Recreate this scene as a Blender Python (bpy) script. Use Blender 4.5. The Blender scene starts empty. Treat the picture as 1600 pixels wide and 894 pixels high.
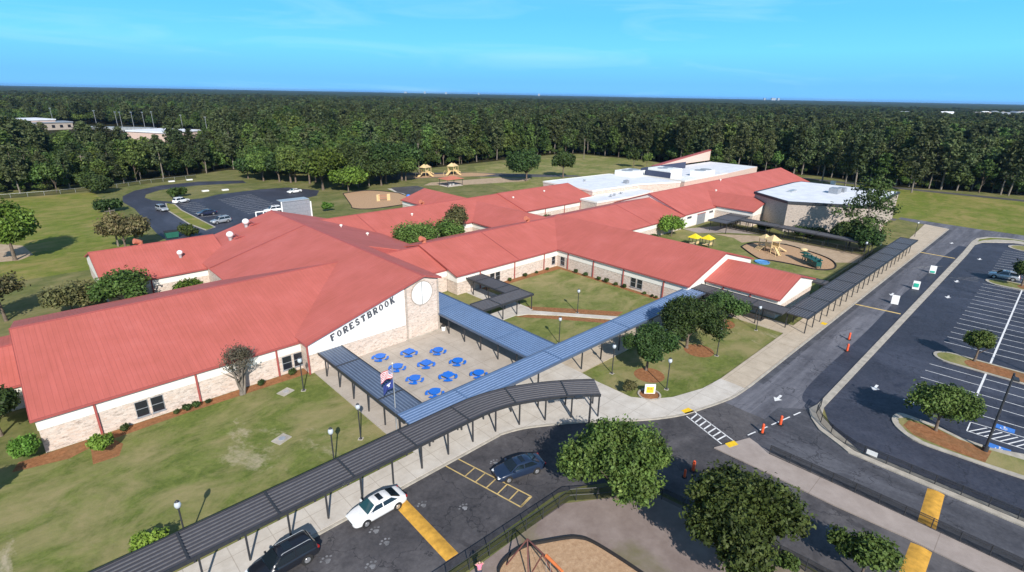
import bpy, bmesh, math, random
import numpy as np
from mathutils import Vector, Matrix
R=math.radians
PI=math.pi
scene=bpy.context.scene
COL=scene.collection
rnd=random.Random(7)

# ------------------------------------------------------------------ camera
# world x runs along the school's long wings, y across them; the drone hovers at (0,0,33)
CAMH=33.0; FPX=826.0
ROLL=math.atan(.01875); PITCH=math.atan(300/FPX); TH=R(43.8)
ct,st=math.cos(TH),math.sin(TH)
def to_uv(x,y): return (ct*x+st*y, -st*x+ct*y)
def ray(px,py):
    x=px-800; y=py-447
    c,s=math.cos(ROLL),math.sin(ROLL)
    xr=c*x+s*y; yr=-s*x+c*y
    cp,sp=math.cos(PITCH),math.sin(PITCH)
    X,Y,Z=xr/FPX, cp-yr/FPX*sp, -sp-yr/FPX*cp
    u,v=to_uv(X,Y)
    return u,v,Z
def P(px,py,z=0.0):
    "photo pixel -> point on the horizontal plane at height z"
    u,v,w=ray(px,py); t=(z-CAMH)/w
    return (u*t,v*t)
def setup_camera():
    cd=bpy.data.cameras.new('camera'); co=bpy.data.objects.new('camera',cd); COL.objects.link(co)
    cd.sensor_width=36; cd.lens=FPX/1600*36; cd.clip_start=.5; cd.clip_end=40000
    c,s=math.cos(ROLL),math.sin(ROLL); cp,sp=math.cos(PITCH),math.sin(PITCH)
    right=(c,s*sp,s*cp); up=(-s,c*sp,c*cp); fw=(0,cp,-sp)
    def cv(a): u,v=to_uv(a[0],a[1]); return Vector((u,v,a[2]))
    r,u,f=cv(right),cv(up),cv(fw)
    m=Matrix.Identity(4)
    for i in range(3):
        m[i][0]=r[i]; m[i][1]=u[i]; m[i][2]=-f[i]
    m[0][3]=0;m[1][3]=0;m[2][3]=CAMH
    co.matrix_world=m
    scene.camera=co
setup_camera()

# ------------------------------------------------------------------ materials
M={}
class NT:
    def __init__(s,name):
        s.m=bpy.data.materials.new(name); s.m.use_nodes=True
        s.t=s.m.node_tree; s.n=s.t.nodes; s.l=s.t.links
        s.b=s.n['Principled BSDF']; M[name]=s.m
    def node(s,t,**k):
        n=s.n.new(t)
        for a,b in k.items(): setattr(n,a,b)
        return n
    def link(s,a,b): s.l.new(a,b)
    def pos(s,scale=(1,1,1)):
        g=s.node('ShaderNodeNewGeometry'); mp=s.node('ShaderNodeMapping'); mp.inputs['Scale'].default_value=scale
        s.link(g.outputs['Position'],mp.inputs['Vector']); return mp.outputs['Vector']
    def noise(s,vec,scale,detail=4,rough=.6,dist=0):
        n=s.node('ShaderNodeTexNoise'); n.inputs['Scale'].default_value=scale; n.inputs['Detail'].default_value=detail
        n.inputs['Roughness'].default_value=rough; n.inputs['Distortion'].default_value=dist
        s.link(vec,n.inputs['Vector']); return n.outputs['Fac']
    def ramp(s,fac,stops):
        r=s.node('ShaderNodeValToRGB'); e=r.color_ramp.elements
        while len(e)<len(stops): e.new(.5)
        for i,(p,c) in enumerate(stops):
            e[i].position=p; e[i].color=(c[0],c[1],c[2],1) if not isinstance(c,(int,float)) else (c,c,c,1)
        s.link(fac,r.inputs['Fac']); return r.outputs['Color']
    def mix(s,fac,a,b,mode='MIX'):
        n=s.node('ShaderNodeMix',data_type='RGBA',blend_type=mode)
        if isinstance(fac,(int,float)): n.inputs[0].default_value=fac
        else: s.link(fac,n.inputs[0])
        for v,i in ((a,6),(b,7)):
            if isinstance(v,(tuple,list)): n.inputs[i].default_value=(v[0],v[1],v[2],1)
            else: s.link(v,n.inputs[i])
        return n.outputs[2]
    def math(s,op,a,b=None):
        n=s.node('ShaderNodeMath',operation=op)
        for v,i in ((a,0),(b,1)):
            if v is None: continue
            if isinstance(v,(int,float)): n.inputs[i].default_value=v
            else: s.link(v,n.inputs[i])
        return n.outputs[0]
    def base(s,c):
        if isinstance(c,(tuple,list)): s.b.inputs['Base Color'].default_value=(c[0],c[1],c[2],1)
        else: s.link(c,s.b.inputs['Base Color'])
        return s
    def set(s,rough=.6,metal=0,spec=.5,coat=0):
        s.b.inputs['Roughness'].default_value=rough; s.b.inputs['Metallic'].default_value=metal
        s.b.inputs['Specular IOR Level'].default_value=spec; s.b.inputs['Coat Weight'].default_value=coat
        return s
    def bump(s,h,strength=.3,dist=.05):
        n=s.node('ShaderNodeBump'); n.inputs['Strength'].default_value=strength; n.inputs['Distance'].default_value=dist
        s.link(h,n.inputs['Height']); s.link(n.outputs['Normal'],s.b.inputs['Normal']); return s
def plain(name,c,rough=.6,metal=0,spec=.5,coat=0,vary=.18,scale=3.0):
    t=NT(name); v=t.pos()
    f=t.noise(v,scale,3)
    c2=tuple(x*(1-vary) for x in c); c3=tuple(min(1,x*(1+vary*.6)) for x in c)
    t.base(t.ramp(f,[(.3,c2),(.7,c3)])).set(rough,metal,spec,coat); return t

def grass_mat(name,g1,g2,dry,dirt,kd=.55,kdirt=.72):
    t=NT(name); v=t.pos()
    fine=t.noise(v,1.8,6,.75); mid=t.noise(t.pos((1,1.5,1)),.17,6,.72,.5); big=t.noise(t.pos((1,1.4,1)),.05,5,.62,.6)
    green=t.ramp(t.math('ADD',t.math('MULTIPLY',fine,.45),t.math('MULTIPLY',t.noise(v,.42,5,.7,.6),.55)),[(.36,g1),(.62,g2)])
    c=t.mix(t.ramp(t.math('ADD',t.math('MULTIPLY',mid,.6),t.math('MULTIPLY',big,.4)),[(kd-.075,0),(kd+.085,1)]),green,dry)
    sp=t.noise(t.pos((1.0,.6,1)),.11,6,.7,.8)
    c=t.mix(t.ramp(t.math('ADD',t.math('MULTIPLY',sp,.85),t.math('MULTIPLY',fine,.15)),[(kdirt-.06,0),(kdirt+.05,1)]),c,dirt)
    t.base(c).set(.9,0,.2); t.bump(fine,.6,.08)
grass_mat('lawn_grass',(.070,.100,.018),(.175,.205,.050),(.270,.235,.105),(.44,.37,.26),.51,.655)
grass_mat('field_grass',(.095,.130,.016),(.175,.205,.032),(.27,.225,.075),(.40,.33,.19),.525,.72)
grass_mat('court_grass',(.095,.125,.028),(.20,.215,.062),(.30,.255,.115),(.40,.31,.19),.525,.72)
grass_mat('ground_cover',(.075,.095,.026),(.16,.17,.052),(.22,.195,.085),(.38,.33,.22),.52,.72)
t=NT('bare_dirt'); v=t.pos(); f=t.noise(v,.5,7,.7); f2=t.noise(v,.09,5,.6,.5)
c=t.ramp(f,[(.3,(.20,.155,.138)),(.7,(.30,.245,.222))]); c=t.mix(t.ramp(f2,[(.52,0),(.66,1)]),c,(.15,.14,.065)); t.base(c).set(.95,0,.1); t.bump(f,.4,.06)
t=NT('sand_soil'); v=t.pos(); f=t.noise(v,.7,7,.7); c=t.ramp(f,[(.3,(.33,.24,.16)),(.7,(.5,.39,.28))]); t.base(c).set(.95,0,.1); t.bump(f,.4,.05)
t=NT('wood_chips'); v=t.pos(); f=t.noise(v,2.6,6,.8); c=t.ramp(f,[(.3,(.33,.20,.115)),(.55,(.47,.31,.19)),(.75,(.58,.42,.28))]); t.base(c).set(.95,0,.1); t.bump(f,.8,.06)
t=NT('pine_mulch'); v=t.pos(); f=t.noise(v,2.2,6,.8); f2=t.noise(v,.35,3); c=t.ramp(f,[(.3,(.17,.07,.030)),(.6,(.34,.16,.075)),(.8,(.44,.25,.14))]); c=t.mix(t.ramp(f2,[(.5,0),(.75,.6)]),c,(.17,.12,.06)); t.base(c).set(.95,0,.1); t.bump(f,.8,.06)
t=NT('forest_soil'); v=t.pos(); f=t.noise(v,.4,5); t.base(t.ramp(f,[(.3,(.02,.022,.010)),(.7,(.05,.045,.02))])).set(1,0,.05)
def asphalt(name,c1,c2,c3,stretch=(1,1,1),patch=.12,rough=.75):
    t=NT(name); v=t.pos()
    fine=t.noise(v,3.0,4,.7); big=t.noise(t.pos(stretch),patch,6,.68,.7); med=t.noise(v,.7,5,.7)
    c=t.ramp(big,[(.38,c1),(.52,c2),(.64,c3)])
    c=t.mix(.38,c,t.ramp(med,[(.3,c1),(.7,c3)]))
    c=t.mix(.22,c,t.ramp(fine,[(.3,(.015,.015,.018)),(.7,(.16,.155,.16))]))
    vo=t.node('ShaderNodeTexVoronoi',feature='DISTANCE_TO_EDGE'); vo.inputs['Scale'].default_value=.13
    wv=t.node('ShaderNodeVectorMath',operation='ADD'); nz=t.node('ShaderNodeTexNoise'); nz.inputs['Scale'].default_value=.5; nz.inputs['Detail'].default_value=5; t.link(v,nz.inputs['Vector'])
    sc=t.node('ShaderNodeVectorMath',operation='SCALE'); sc.inputs['Scale'].default_value=4.5; t.link(nz.outputs['Color'],sc.inputs[0]); t.link(v,wv.inputs[0]); t.link(sc.outputs[0],wv.inputs[1]); t.link(wv.outputs[0],vo.inputs['Vector'])
    c=t.mix(t.math('MULTIPLY',t.math('LESS_THAN',vo.outputs['Distance'],.006),.55),c,(.012,.012,.016))
    pt_=t.noise(v,.28,3,.5,1.2); c=t.mix(t.ramp(pt_,[(.63,0),(.68,.45)]),c,c1)
    t.base(c).set(rough,0,.35); t.bump(fine,.3,.02)
asphalt('worn_asphalt',(.032,.030,.034),(.068,.063,.068),(.140,.130,.134))
asphalt('drive_asphalt',(.060,.061,.078),(.130,.132,.158),(.235,.235,.268),(.10,1.3,1),.35)
asphalt('sealed_asphalt',(.012,.014,.028),(.025,.029,.051),(.064,.071,.106),(1,.5,1),.10,.6)
asphalt('exit_asphalt',(.036,.038,.048),(.068,.070,.086),(.125,.128,.15),(1.2,.14,1),.3)
asphalt('far_asphalt',(.045,.043,.047),(.075,.073,.078),(.12,.115,.12))
def concrete(name,c1,c2,joint=2.4,off=0.0):
    t=NT(name); v=t.pos()
    f=t.noise(v,.5,6,.7); f2=t.noise(v,5,3)
    c=t.ramp(f,[(.3,c1),(.7,c2)]); c=t.mix(.2,c,t.ramp(f2,[(.3,c1),(.7,c2)]),'OVERLAY')
    b=t.node('ShaderNodeTexBrick'); b.offset=0; b.inputs['Scale'].default_value=1
    b.inputs['Brick Width'].default_value=joint; b.inputs['Row Height'].default_value=joint; b.inputs['Mortar Size'].default_value=.03
    for k in ('Color1','Color2'): b.inputs[k].default_value=(1,1,1,1)
    b.inputs['Mortar'].default_value=(.72,.70,.68,1)
    t.link(t.pos(),b.inputs['Vector'])
    t.base(t.mix(1,c,b.outputs['Color'],'MULTIPLY')).set(.85,0,.25); t.bump(f2,.15,.01)
concrete('pale_concrete',(.46,.425,.38),(.62,.585,.54),3.0)
concrete('tan_concrete',(.42,.36,.285),(.56,.49,.40),2.6)
concrete('plaza_concrete',(.39,.345,.295),(.51,.46,.405),3.6)
concrete('island_concrete',(.31,.265,.24),(.42,.365,.335),9.0)
plain('kerb_concrete',(.43,.39,.33),.85,vary=.25,scale=1.2)
def brick(name,c1,c2,mort):
    t=NT(name); g=t.node('ShaderNodeNewGeometry'); s=t.node('ShaderNodeSeparateXYZ'); t.link(g.outputs['Position'],s.inputs[0])
    cb=t.node('ShaderNodeCombineXYZ'); t.link(t.math('ADD',s.outputs[0],s.outputs[1]),cb.inputs[0]); t.link(s.outputs[2],cb.inputs[1])
    b=t.node('ShaderNodeTexBrick'); b.inputs['Scale'].default_value=1; b.inputs['Brick Width'].default_value=.46; b.inputs['Row Height'].default_value=.19
    b.inputs['Mortar Size'].default_value=.014; b.inputs['Bias'].default_value=0
    b.inputs['Color1'].default_value=(*c1,1); b.inputs['Color2'].default_value=(*c2,1); b.inputs['Mortar'].default_value=(*mort,1)
    t.link(cb.outputs[0],b.inputs['Vector'])
    f=t.noise(t.pos((1,1,2.6)),2.2,5,.8)
    c=t.mix(.6,b.outputs['Color'],t.ramp(f,[(.36,tuple(x*.55 for x in c1)),(.5,c2),(.62,tuple(min(1,x*1.6) for x in c1))]))
    t.base(c).set(.9,0,.2); t.bump(b.outputs['Fac'],-.3,.01)
brick('blond_brick',(.38,.275,.21),(.70,.61,.54),(.56,.51,.46))
brick('tan_brick',(.36,.30,.25),(.42,.36,.31),(.42,.38,.34))
def roofm(name,axis,c,rough=.42):
    t=NT(name); g=t.node('ShaderNodeNewGeometry'); s=t.node('ShaderNodeSeparateXYZ'); t.link(g.outputs['Position'],s.inputs[0])
    fr=t.math('FRACT',t.math('MULTIPLY',s.outputs[axis],1/.46))
    seam=t.math('LESS_THAN',fr,.10)
    f=t.noise(t.pos(),.22,5,.65); f3=t.noise(t.pos((3,.15,.15) if axis==0 else (.15,3,.15)),1.0,3)
    col=t.ramp(f,[(.3,(c[0]*.88,c[1]*.88,c[2]*.82)),(.55,c),(.72,(c[0]*1.08,c[1]*1.16,c[2]*1.2))])
    col=t.mix(t.math('MULTIPLY',t.ramp(f3,[(.45,0),(.7,1)]),.34),col,tuple(min(1,x*1.25) for x in c))
    col=t.mix(t.math('MULTIPLY',seam,.38),col,tuple(x*.62 for x in c))
    t.base(col).set(.6,0,.18); t.bump(seam,.5,.03)
ROOFC=(.478,.127,.103)
roofm('red_roof_across',0,ROOFC); roofm('red_roof_along',1,ROOFC)
plain('red_trim',(.36,.085,.075),.5,vary=.1)
plain('white_fascia',(.80,.765,.70),.6,vary=.06,scale=.8)
plain('bright_white',(.82,.82,.80),.5,vary=.06)
plain('white_membrane',(.74,.76,.80),.6,vary=.12,scale=.35)
def ribm(name,c,rough,metal=0.0,vary=.15):
    plain(name,c,rough,metal,.5,vary=vary,scale=.5)
ribm('black_metal_roof',(.066,.064,.074),.45)
ribm('blue_metal_roof',(.105,.178,.32),.36)
ribm('slate_metal_roof',(.082,.112,.172),.36)
plain('dark_post',(.035,.037,.042),.5)
plain('brown_post',(.16,.06,.05),.55)
plain('grey_metal',(.34,.36,.39),.45,.3)
plain('galvanised',(.55,.57,.58),.4,.5)
plain('wood_pole',(.23,.19,.15),.9)
plain('white_paint',(.78,.78,.78),.7,vary=.25,scale=1.5)
plain('faded_white_paint',(.20,.20,.21),.8,vary=.6,scale=1.2)
plain('yellow_paint',(.62,.33,.045),.75,vary=.3,scale=1.5)
plain('pale_yellow_paint',(.55,.40,.16),.8,vary=.3,scale=1.2)
plain('tactile_yellow',(.85,.55,.02),.7)
plain('blue_paint',(.05,.20,.62),.7)
plain('sign_orange',(.75,.10,.03),.5)
plain('table_blue',(.012,.16,.66),.45,vary=.1)
plain('play_beige',(.70,.52,.27),.5,vary=.1)
plain('play_yellow',(.82,.62,.02),.45,vary=.08)
plain('play_green',(.012,.085,.075),.45,vary=.1)
plain('play_blue',(.10,.30,.60),.4)
plain('play_orange',(.72,.20,.06),.5)
plain('black_rubber',(.020,.018,.018),.8)
plain('dumpster_green',(.02,.13,.09),.5)
plain('shed_red',(.34,.07,.025),.7)
plain('roof_orange',(.52,.17,.10),.6)
plain('rib_lit_grey',(.125,.122,.130),.42)  # rib colours lighter than their roofs, painting in sunlit top edges
plain('rib_lit_blue',(.21,.29,.45),.35)
plain('rib_lit_slate',(.17,.215,.30),.36)
plain('wall_shade_blue',(.045,.055,.10),.6)  # dark blue puts the shade on the rooftop wall into its colour
plain('peach_wall',(.62,.47,.40),.7)
plain('bark',(.16,.12,.09),.95,vary=.4,scale=4)
plain('pale_bark',(.20,.17,.14),.95,vary=.35,scale=3)
plain('skin',(.55,.33,.24),.6); plain('pink_cloth',(.80,.22,.32),.8); plain('dark_hair',(.03,.02,.015),.6); plain('dark_cloth',(.04,.045,.07),.8)
plain('flag_red',(.55,.04,.06),.7); plain('flag_white',(.8,.8,.8),.7); plain('flag_blue',(.03,.05,.22),.7)
plain('letter_charcoal',(.075,.08,.095),.6); plain('logo_yellow',(.82,.78,.62),.7,vary=.06); plain('sign_green',(.02,.42,.28),.5)
for n,c,cc in (('paint_white',(.80,.80,.80),.6),('paint_black',(.010,.012,.018),.9),('paint_navy',(.012,.024,.055),1.0),('paint_silver',(.42,.44,.47),.6),('paint_darkblue',(.015,.02,.05),.8)):
    plain(n,c,.35 if n=='paint_white' else .28,.35 if n in('paint_silver',) else 0,.5,cc,vary=.04)
t=NT('car_glass').base((.010,.016,.022)).set(.06,0,.8)
t=NT('car_glass_teal').base((.02,.07,.085)).set(.08,0,.8)
t=NT('window_glass').base((.018,.020,.028)).set(.08,0,.7)
plain('tyre',(.02,.02,.02),.85); plain('rim_metal',(.55,.55,.57),.3,.7)
t=NT('headlight_lens').base((.75,.78,.80)).set(.1,0,.6); t=NT('taillight_lens').base((.38,.015,.012)).set(.2,0,.6)
t=NT('lamp_globe').base((.48,.52,.56)).set(.15,0,.6)
def leafm(name,c1,c2,c3,scale=.9,trans=.22):
    t=NT(name); v=t.pos()
    f=t.noise(v,scale,4,.7); oi=t.node('ShaderNodeObjectInfo'); f2=t.noise(v,7,2)
    c=t.ramp(f,[(.30,c1),(.5,c2),(.72,c3)])
    hs=t.node('ShaderNodeHueSaturation'); t.link(c,hs.inputs['Color'])
    mr=t.node('ShaderNodeMapRange'); mr.inputs[3].default_value=.60; mr.inputs[4].default_value=1.45; t.link(oi.outputs['Random'],mr.inputs[0]); t.link(mr.outputs[0],hs.inputs['Value'])
    mh=t.node('ShaderNodeMapRange'); mh.inputs[3].default_value=.474; mh.inputs[4].default_value=.522; t.link(t.math('FRACT',t.math('MULTIPLY',oi.outputs['Random'],7.3)),mh.inputs[0]); t.link(mh.outputs[0],hs.inputs['Hue'])
    at_=t.node('ShaderNodeAttribute'); at_.attribute_name='tint'
    tv=t.node('ShaderNodeVectorMath',operation='SCALE'); t.link(hs.outputs[0],tv.inputs[0]); t.link(at_.outputs['Fac'],tv.inputs['Scale'])
    c=t.mix(.35,tv.outputs[0],t.ramp(f2,[(.3,.55),(.7,1.0)]),'MULTIPLY')
    t.base(c).set(.6,0,.25)
    tr=t.node('ShaderNodeBsdfTranslucent'); t.link(c,tr.inputs['Color'])
    ms=t.node('ShaderNodeMixShader'); ms.inputs[0].default_value=trans
    t.link(t.b.outputs[0],ms.inputs[1]); t.link(tr.outputs[0],ms.inputs[2]); t.link(ms.outputs[0],t.n['Material Output'].inputs['Surface'])
leafm('leaf_oak',(.042,.075,.016),(.082,.132,.028),(.150,.200,.052),.9,.2)
leafm('leaf_dark',(.028,.053,.014),(.055,.093,.024),(.100,.140,.040),.9,.2)
leafm('leaf_bright',(.065,.125,.018),(.11,.19,.026),(.18,.26,.05))
leafm('leaf_pine',(.040,.058,.022),(.072,.094,.036),(.122,.145,.060))
leafm('leaf_grey',(.13,.125,.075),(.20,.185,.12),(.30,.26,.19),.9,.25)
leafm('leaf_brown',(.075,.085,.03),(.13,.125,.05),(.19,.15,.07))
leafm('leaf_wood',(.045,.076,.019),(.082,.128,.030),(.142,.192,.050))
t=NT('chain_link'); t.base((.012,.013,.012)).set(.8,0,.1)
tr=t.node('ShaderNodeBsdfTransparent'); ms=t.node('ShaderNodeMixShader'); ms.inputs[0].default_value=.42
t.link(tr.outputs[0],ms.inputs[1]); t.link(t.b.outputs[0],ms.inputs[2]); t.link(ms.outputs[0],t.n['Material Output'].inputs['Surface'])
t=NT('far_canopy'); v=t.pos(); f=t.noise(v,.03,6,.75); f2=t.noise(v,.0022,4,.6)
c=t.ramp(f,[(.34,(.016,.028,.014)),(.52,(.034,.054,.024)),(.70,(.066,.086,.038))]); c=t.mix(t.ramp(f2,[(.4,0),(.65,.5)]),c,(.055,.062,.034)); t.base(c).set(.9,0,.05)

# ------------------------------------------------------------------ mesh helpers
class MB:
    def __init__(s): s.v=[]; s.f=[]; s.mi=[]; s.cur=0
    def add(s,vs,fs):
        o=len(s.v); s.v+= [tuple(p) for p in vs]
        for f in fs: s.f.append(tuple(i+o for i in f)); s.mi.append(s.cur)
        return s
    def box(s,x0,x1,y0,y1,z0,z1):
        return s.add([(x0,y0,z0),(x1,y0,z0),(x1,y1,z0),(x0,y1,z0),(x0,y0,z1),(x1,y0,z1),(x1,y1,z1),(x0,y1,z1)],
            [(0,3,2,1),(4,5,6,7),(0,1,5,4),(1,2,6,5),(2,3,7,6),(3,0,4,7)])
    def cbox(s,c,d,rz=0,rx=0):
        m=Matrix.Translation(c)@Matrix.Rotation(rz,4,'Z')@Matrix.Rotation(rx,4,'X')
        x,y,z=d[0]/2,d[1]/2,d[2]/2
        vs=[m@Vector(p) for p in [(-x,-y,-z),(x,-y,-z),(x,y,-z),(-x,y,-z),(-x,-y,z),(x,-y,z),(x,y,z),(-x,y,z)]]
        return s.add(vs,[(0,3,2,1),(4,5,6,7),(0,1,5,4),(1,2,6,5),(2,3,7,6),(3,0,4,7)])
    def prism(s,poly,z0,z1):
        n=len(poly); a=sum(poly[i][0]*poly[(i+1)%n][1]-poly[(i+1)%n][0]*poly[i][1] for i in range(n))
        if a<0: poly=poly[::-1]
        vs=[(p[0],p[1],z0) for p in poly]+[(p[0],p[1],z1) for p in poly]
        return s.add(vs,[tuple(range(n-1,-1,-1)),tuple(range(n,2*n))]+[(i,(i+1)%n,(i+1)%n+n,i+n) for i in range(n)])
    def sheet(s,poly,z):
        n=len(poly); a=sum(poly[i][0]*poly[(i+1)%n][1]-poly[(i+1)%n][0]*poly[i][1] for i in range(n))
        if a<0: poly=poly[::-1]
        return s.add([(p[0],p[1],z) for p in poly],[tuple(range(n))])
    def extr(s,pts,d):
        "planar 3d polygon pts extruded by vector d"
        n=len(pts); d=Vector(d); a=[Vector(p) for p in pts]; b=[p+d for p in a]
        return s.add(a+b,[tuple(range(n-1,-1,-1)),tuple(range(n,2*n))]+[(i,(i+1)%n,(i+1)%n+n,i+n) for i in range(n)])
    def tube(s,p0,p1,r0,r1=None,n=8):
        r1=r0 if r1 is None else r1
        a,b=Vector(p0),Vector(p1); d=(b-a).normalized()
        u=d.orthogonal().normalized(); w=d.cross(u)
        vs=[]
        for c,r in ((a,r0),(b,r1)):
            for i in range(n):
                t=2*PI*i/n; vs.append(c+u*math.cos(t)*r+w*math.sin(t)*r)
        return s.add(vs,[(i,(i+1)%n,(i+1)%n+n,i+n) for i in range(n)]+[tuple(range(n-1,-1,-1)),tuple(range(n,2*n))])
    def path(s,pts,r,n=6):
        for a,b in zip(pts,pts[1:]): s.tube(a,b,r,r,n)
        return s
    def ball(s,c,r,n=12,m=8,sz=1.0):
        vs=[(c[0],c[1],c[2]-r*sz)]
        for j in range(1,m):
            t=PI*j/m-PI/2
            for i in range(n): a=2*PI*i/n; vs.append((c[0]+r*math.cos(t)*math.cos(a),c[1]+r*math.cos(t)*math.sin(a),c[2]+r*sz*math.sin(t)))
        vs.append((c[0],c[1],c[2]+r*sz)); L=len(vs)-1
        fs=[(0,1+(i+1)%n,1+i) for i in range(n)]
        for j in range(m-2):
            for i in range(n): a=1+j*n+i; b=1+j*n+(i+1)%n; fs.append((a,b,b+n,a+n))
        o=1+(m-2)*n
        fs+=[(o+i,o+(i+1)%n,L) for i in range(n)]
        return s.add(vs,fs)
    def lathe(s,prof,c=(0,0,0),n=12):
        vs=[];k=len(prof)
        for r,z in prof:
            for i in range(n): a=2*PI*i/n; vs.append((c[0]+r*math.cos(a),c[1]+r*math.sin(a),c[2]+z))
        fs=[(j*n+i,j*n+(i+1)%n,(j+1)*n+(i+1)%n,(j+1)*n+i) for j in range(k-1) for i in range(n)]
        fs+=[tuple(range(n-1,-1,-1)),tuple(range((k-1)*n,k*n))]
        return s.add(vs,fs)
    def strip(s,path,w,z0,z1,closed=False):
        "kerb-like strip of width w centred on path"
        n=len(path); L=[];Rr=[]
        for i,p in enumerate(path):
            a=Vector(path[i-1] if (i>0 or closed) else p); b=Vector(path[(i+1)%n] if (i<n-1 or closed) else p)
            d=(b-a).to_2d().normalized(); q=Vector((-d.y,d.x))*(w/2)
            L.append((p[0]+q.x,p[1]+q.y)); Rr.append((p[0]-q.x,p[1]-q.y))
        m=n if closed else n-1
        vs=[(x,y,z0) for x,y in L]+[(x,y,z0) for x,y in Rr]+[(x,y,z1) for x,y in L]+[(x,y,z1) for x,y in Rr]
        fs=[]
        for i in range(m):
            j=(i+1)%n
            fs+=[(3*n+i,3*n+j,2*n+j,2*n+i),(2*n+i,2*n+j,j,i),(n+i,n+j,3*n+j,3*n+i)]
        if not closed: fs+=[(0,n,3*n,2*n),(n-1,2*n-1+0,4*n-1,3*n-1)]
        return s.add(vs,fs)
    def sweep(s,prof,path):
        "cross section prof [(offset,z)] (closed loop) swept along 2d path"
        k=len(prof); n=len(path); vs=[]
        for i,p in enumerate(path):
            a=Vector(path[max(i-1,0)]); b=Vector(path[min(i+1,n-1)]); d=(b-a).normalized(); q=Vector((-d.y,d.x))
            vs+=[(p[0]+q.x*o,p[1]+q.y*o,z) for o,z in prof]
        fs=[(i*k+j,(i+1)*k+j,(i+1)*k+(j+1)%k,i*k+(j+1)%k) for i in range(n-1) for j in range(k)]
        fs+=[tuple(range(k)),tuple(range((n-1)*k,n*k))[::-1]]
        return s.add(vs,fs)
    def loft(s,rings,close_ends=True):
        k=len(rings[0]); vs=[p for r in rings for p in r]
        fs=[(i*k+j,i*k+(j+1)%k,(i+1)*k+(j+1)%k,(i+1)*k+j) for i in range(len(rings)-1) for j in range(k)]
        if close_ends: fs+=[tuple(range(k))[::-1],tuple(range((len(rings)-1)*k,len(rings)*k))]
        return s.add(vs,fs)
    def build(s,name,mat,parent=None,smooth=0,fix=True):
        me=bpy.data.meshes.new(name)
        vs=s.v
        if parent is not None:
            o=parent
            off=Vector((0,0,0))
            while o is not None: off+=o.location; o=o.parent
            vs=[(p[0]-off.x,p[1]-off.y,p[2]-off.z) for p in vs]
        me.from_pydata(vs,[],s.f)
        mats=mat if isinstance(mat,(list,tuple)) else [mat]
        for m in mats: me.materials.append(M[m])
        if len(mats)>1: me.polygons.foreach_set('material_index',s.mi)
        if fix:
            bm=bmesh.new(); bm.from_mesh(me); bmesh.ops.recalc_face_normals(bm,faces=bm.faces); bm.to_mesh(me); bm.free()
        if smooth:
            me.shade_smooth(); me.set_sharp_from_angle(angle=R(smooth))
        me.update()
        ob=bpy.data.objects.new(name,me); COL.objects.link(ob)
        if parent is not None: ob.parent=parent
        return ob
def tag(o,label=None,cat=None,group=None,kind=None):
    if label: o['label']=label
    if cat: o['category']=cat
    if group: o['group']=group
    if kind: o['kind']=kind
    return o
def empty(name,loc,label,cat,group=None):
    o=bpy.data.objects.new(name,None); COL.objects.link(o); o.location=loc; o.empty_display_size=.3
    return tag(o,label,cat,group)
def copy_tree(o,parent=None):
    c=o.copy(); COL.objects.link(c)
    c.parent=parent
    for ch in list(o.children): copy_tree(ch,c)
    return c
def place(proto,used,loc,rz,label,cat,group=None,scale=None):
    o=proto if not used else copy_tree(proto)
    o.location=loc; o.rotation_euler=(0,0,rz)
    if scale: o.scale=(scale,)*3 if not isinstance(scale,tuple) else scale
    return tag(o,label,cat,group)
def struct(name,mb,mat,smooth=0): return tag(mb.build(name,mat,None,smooth),kind='structure')
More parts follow.
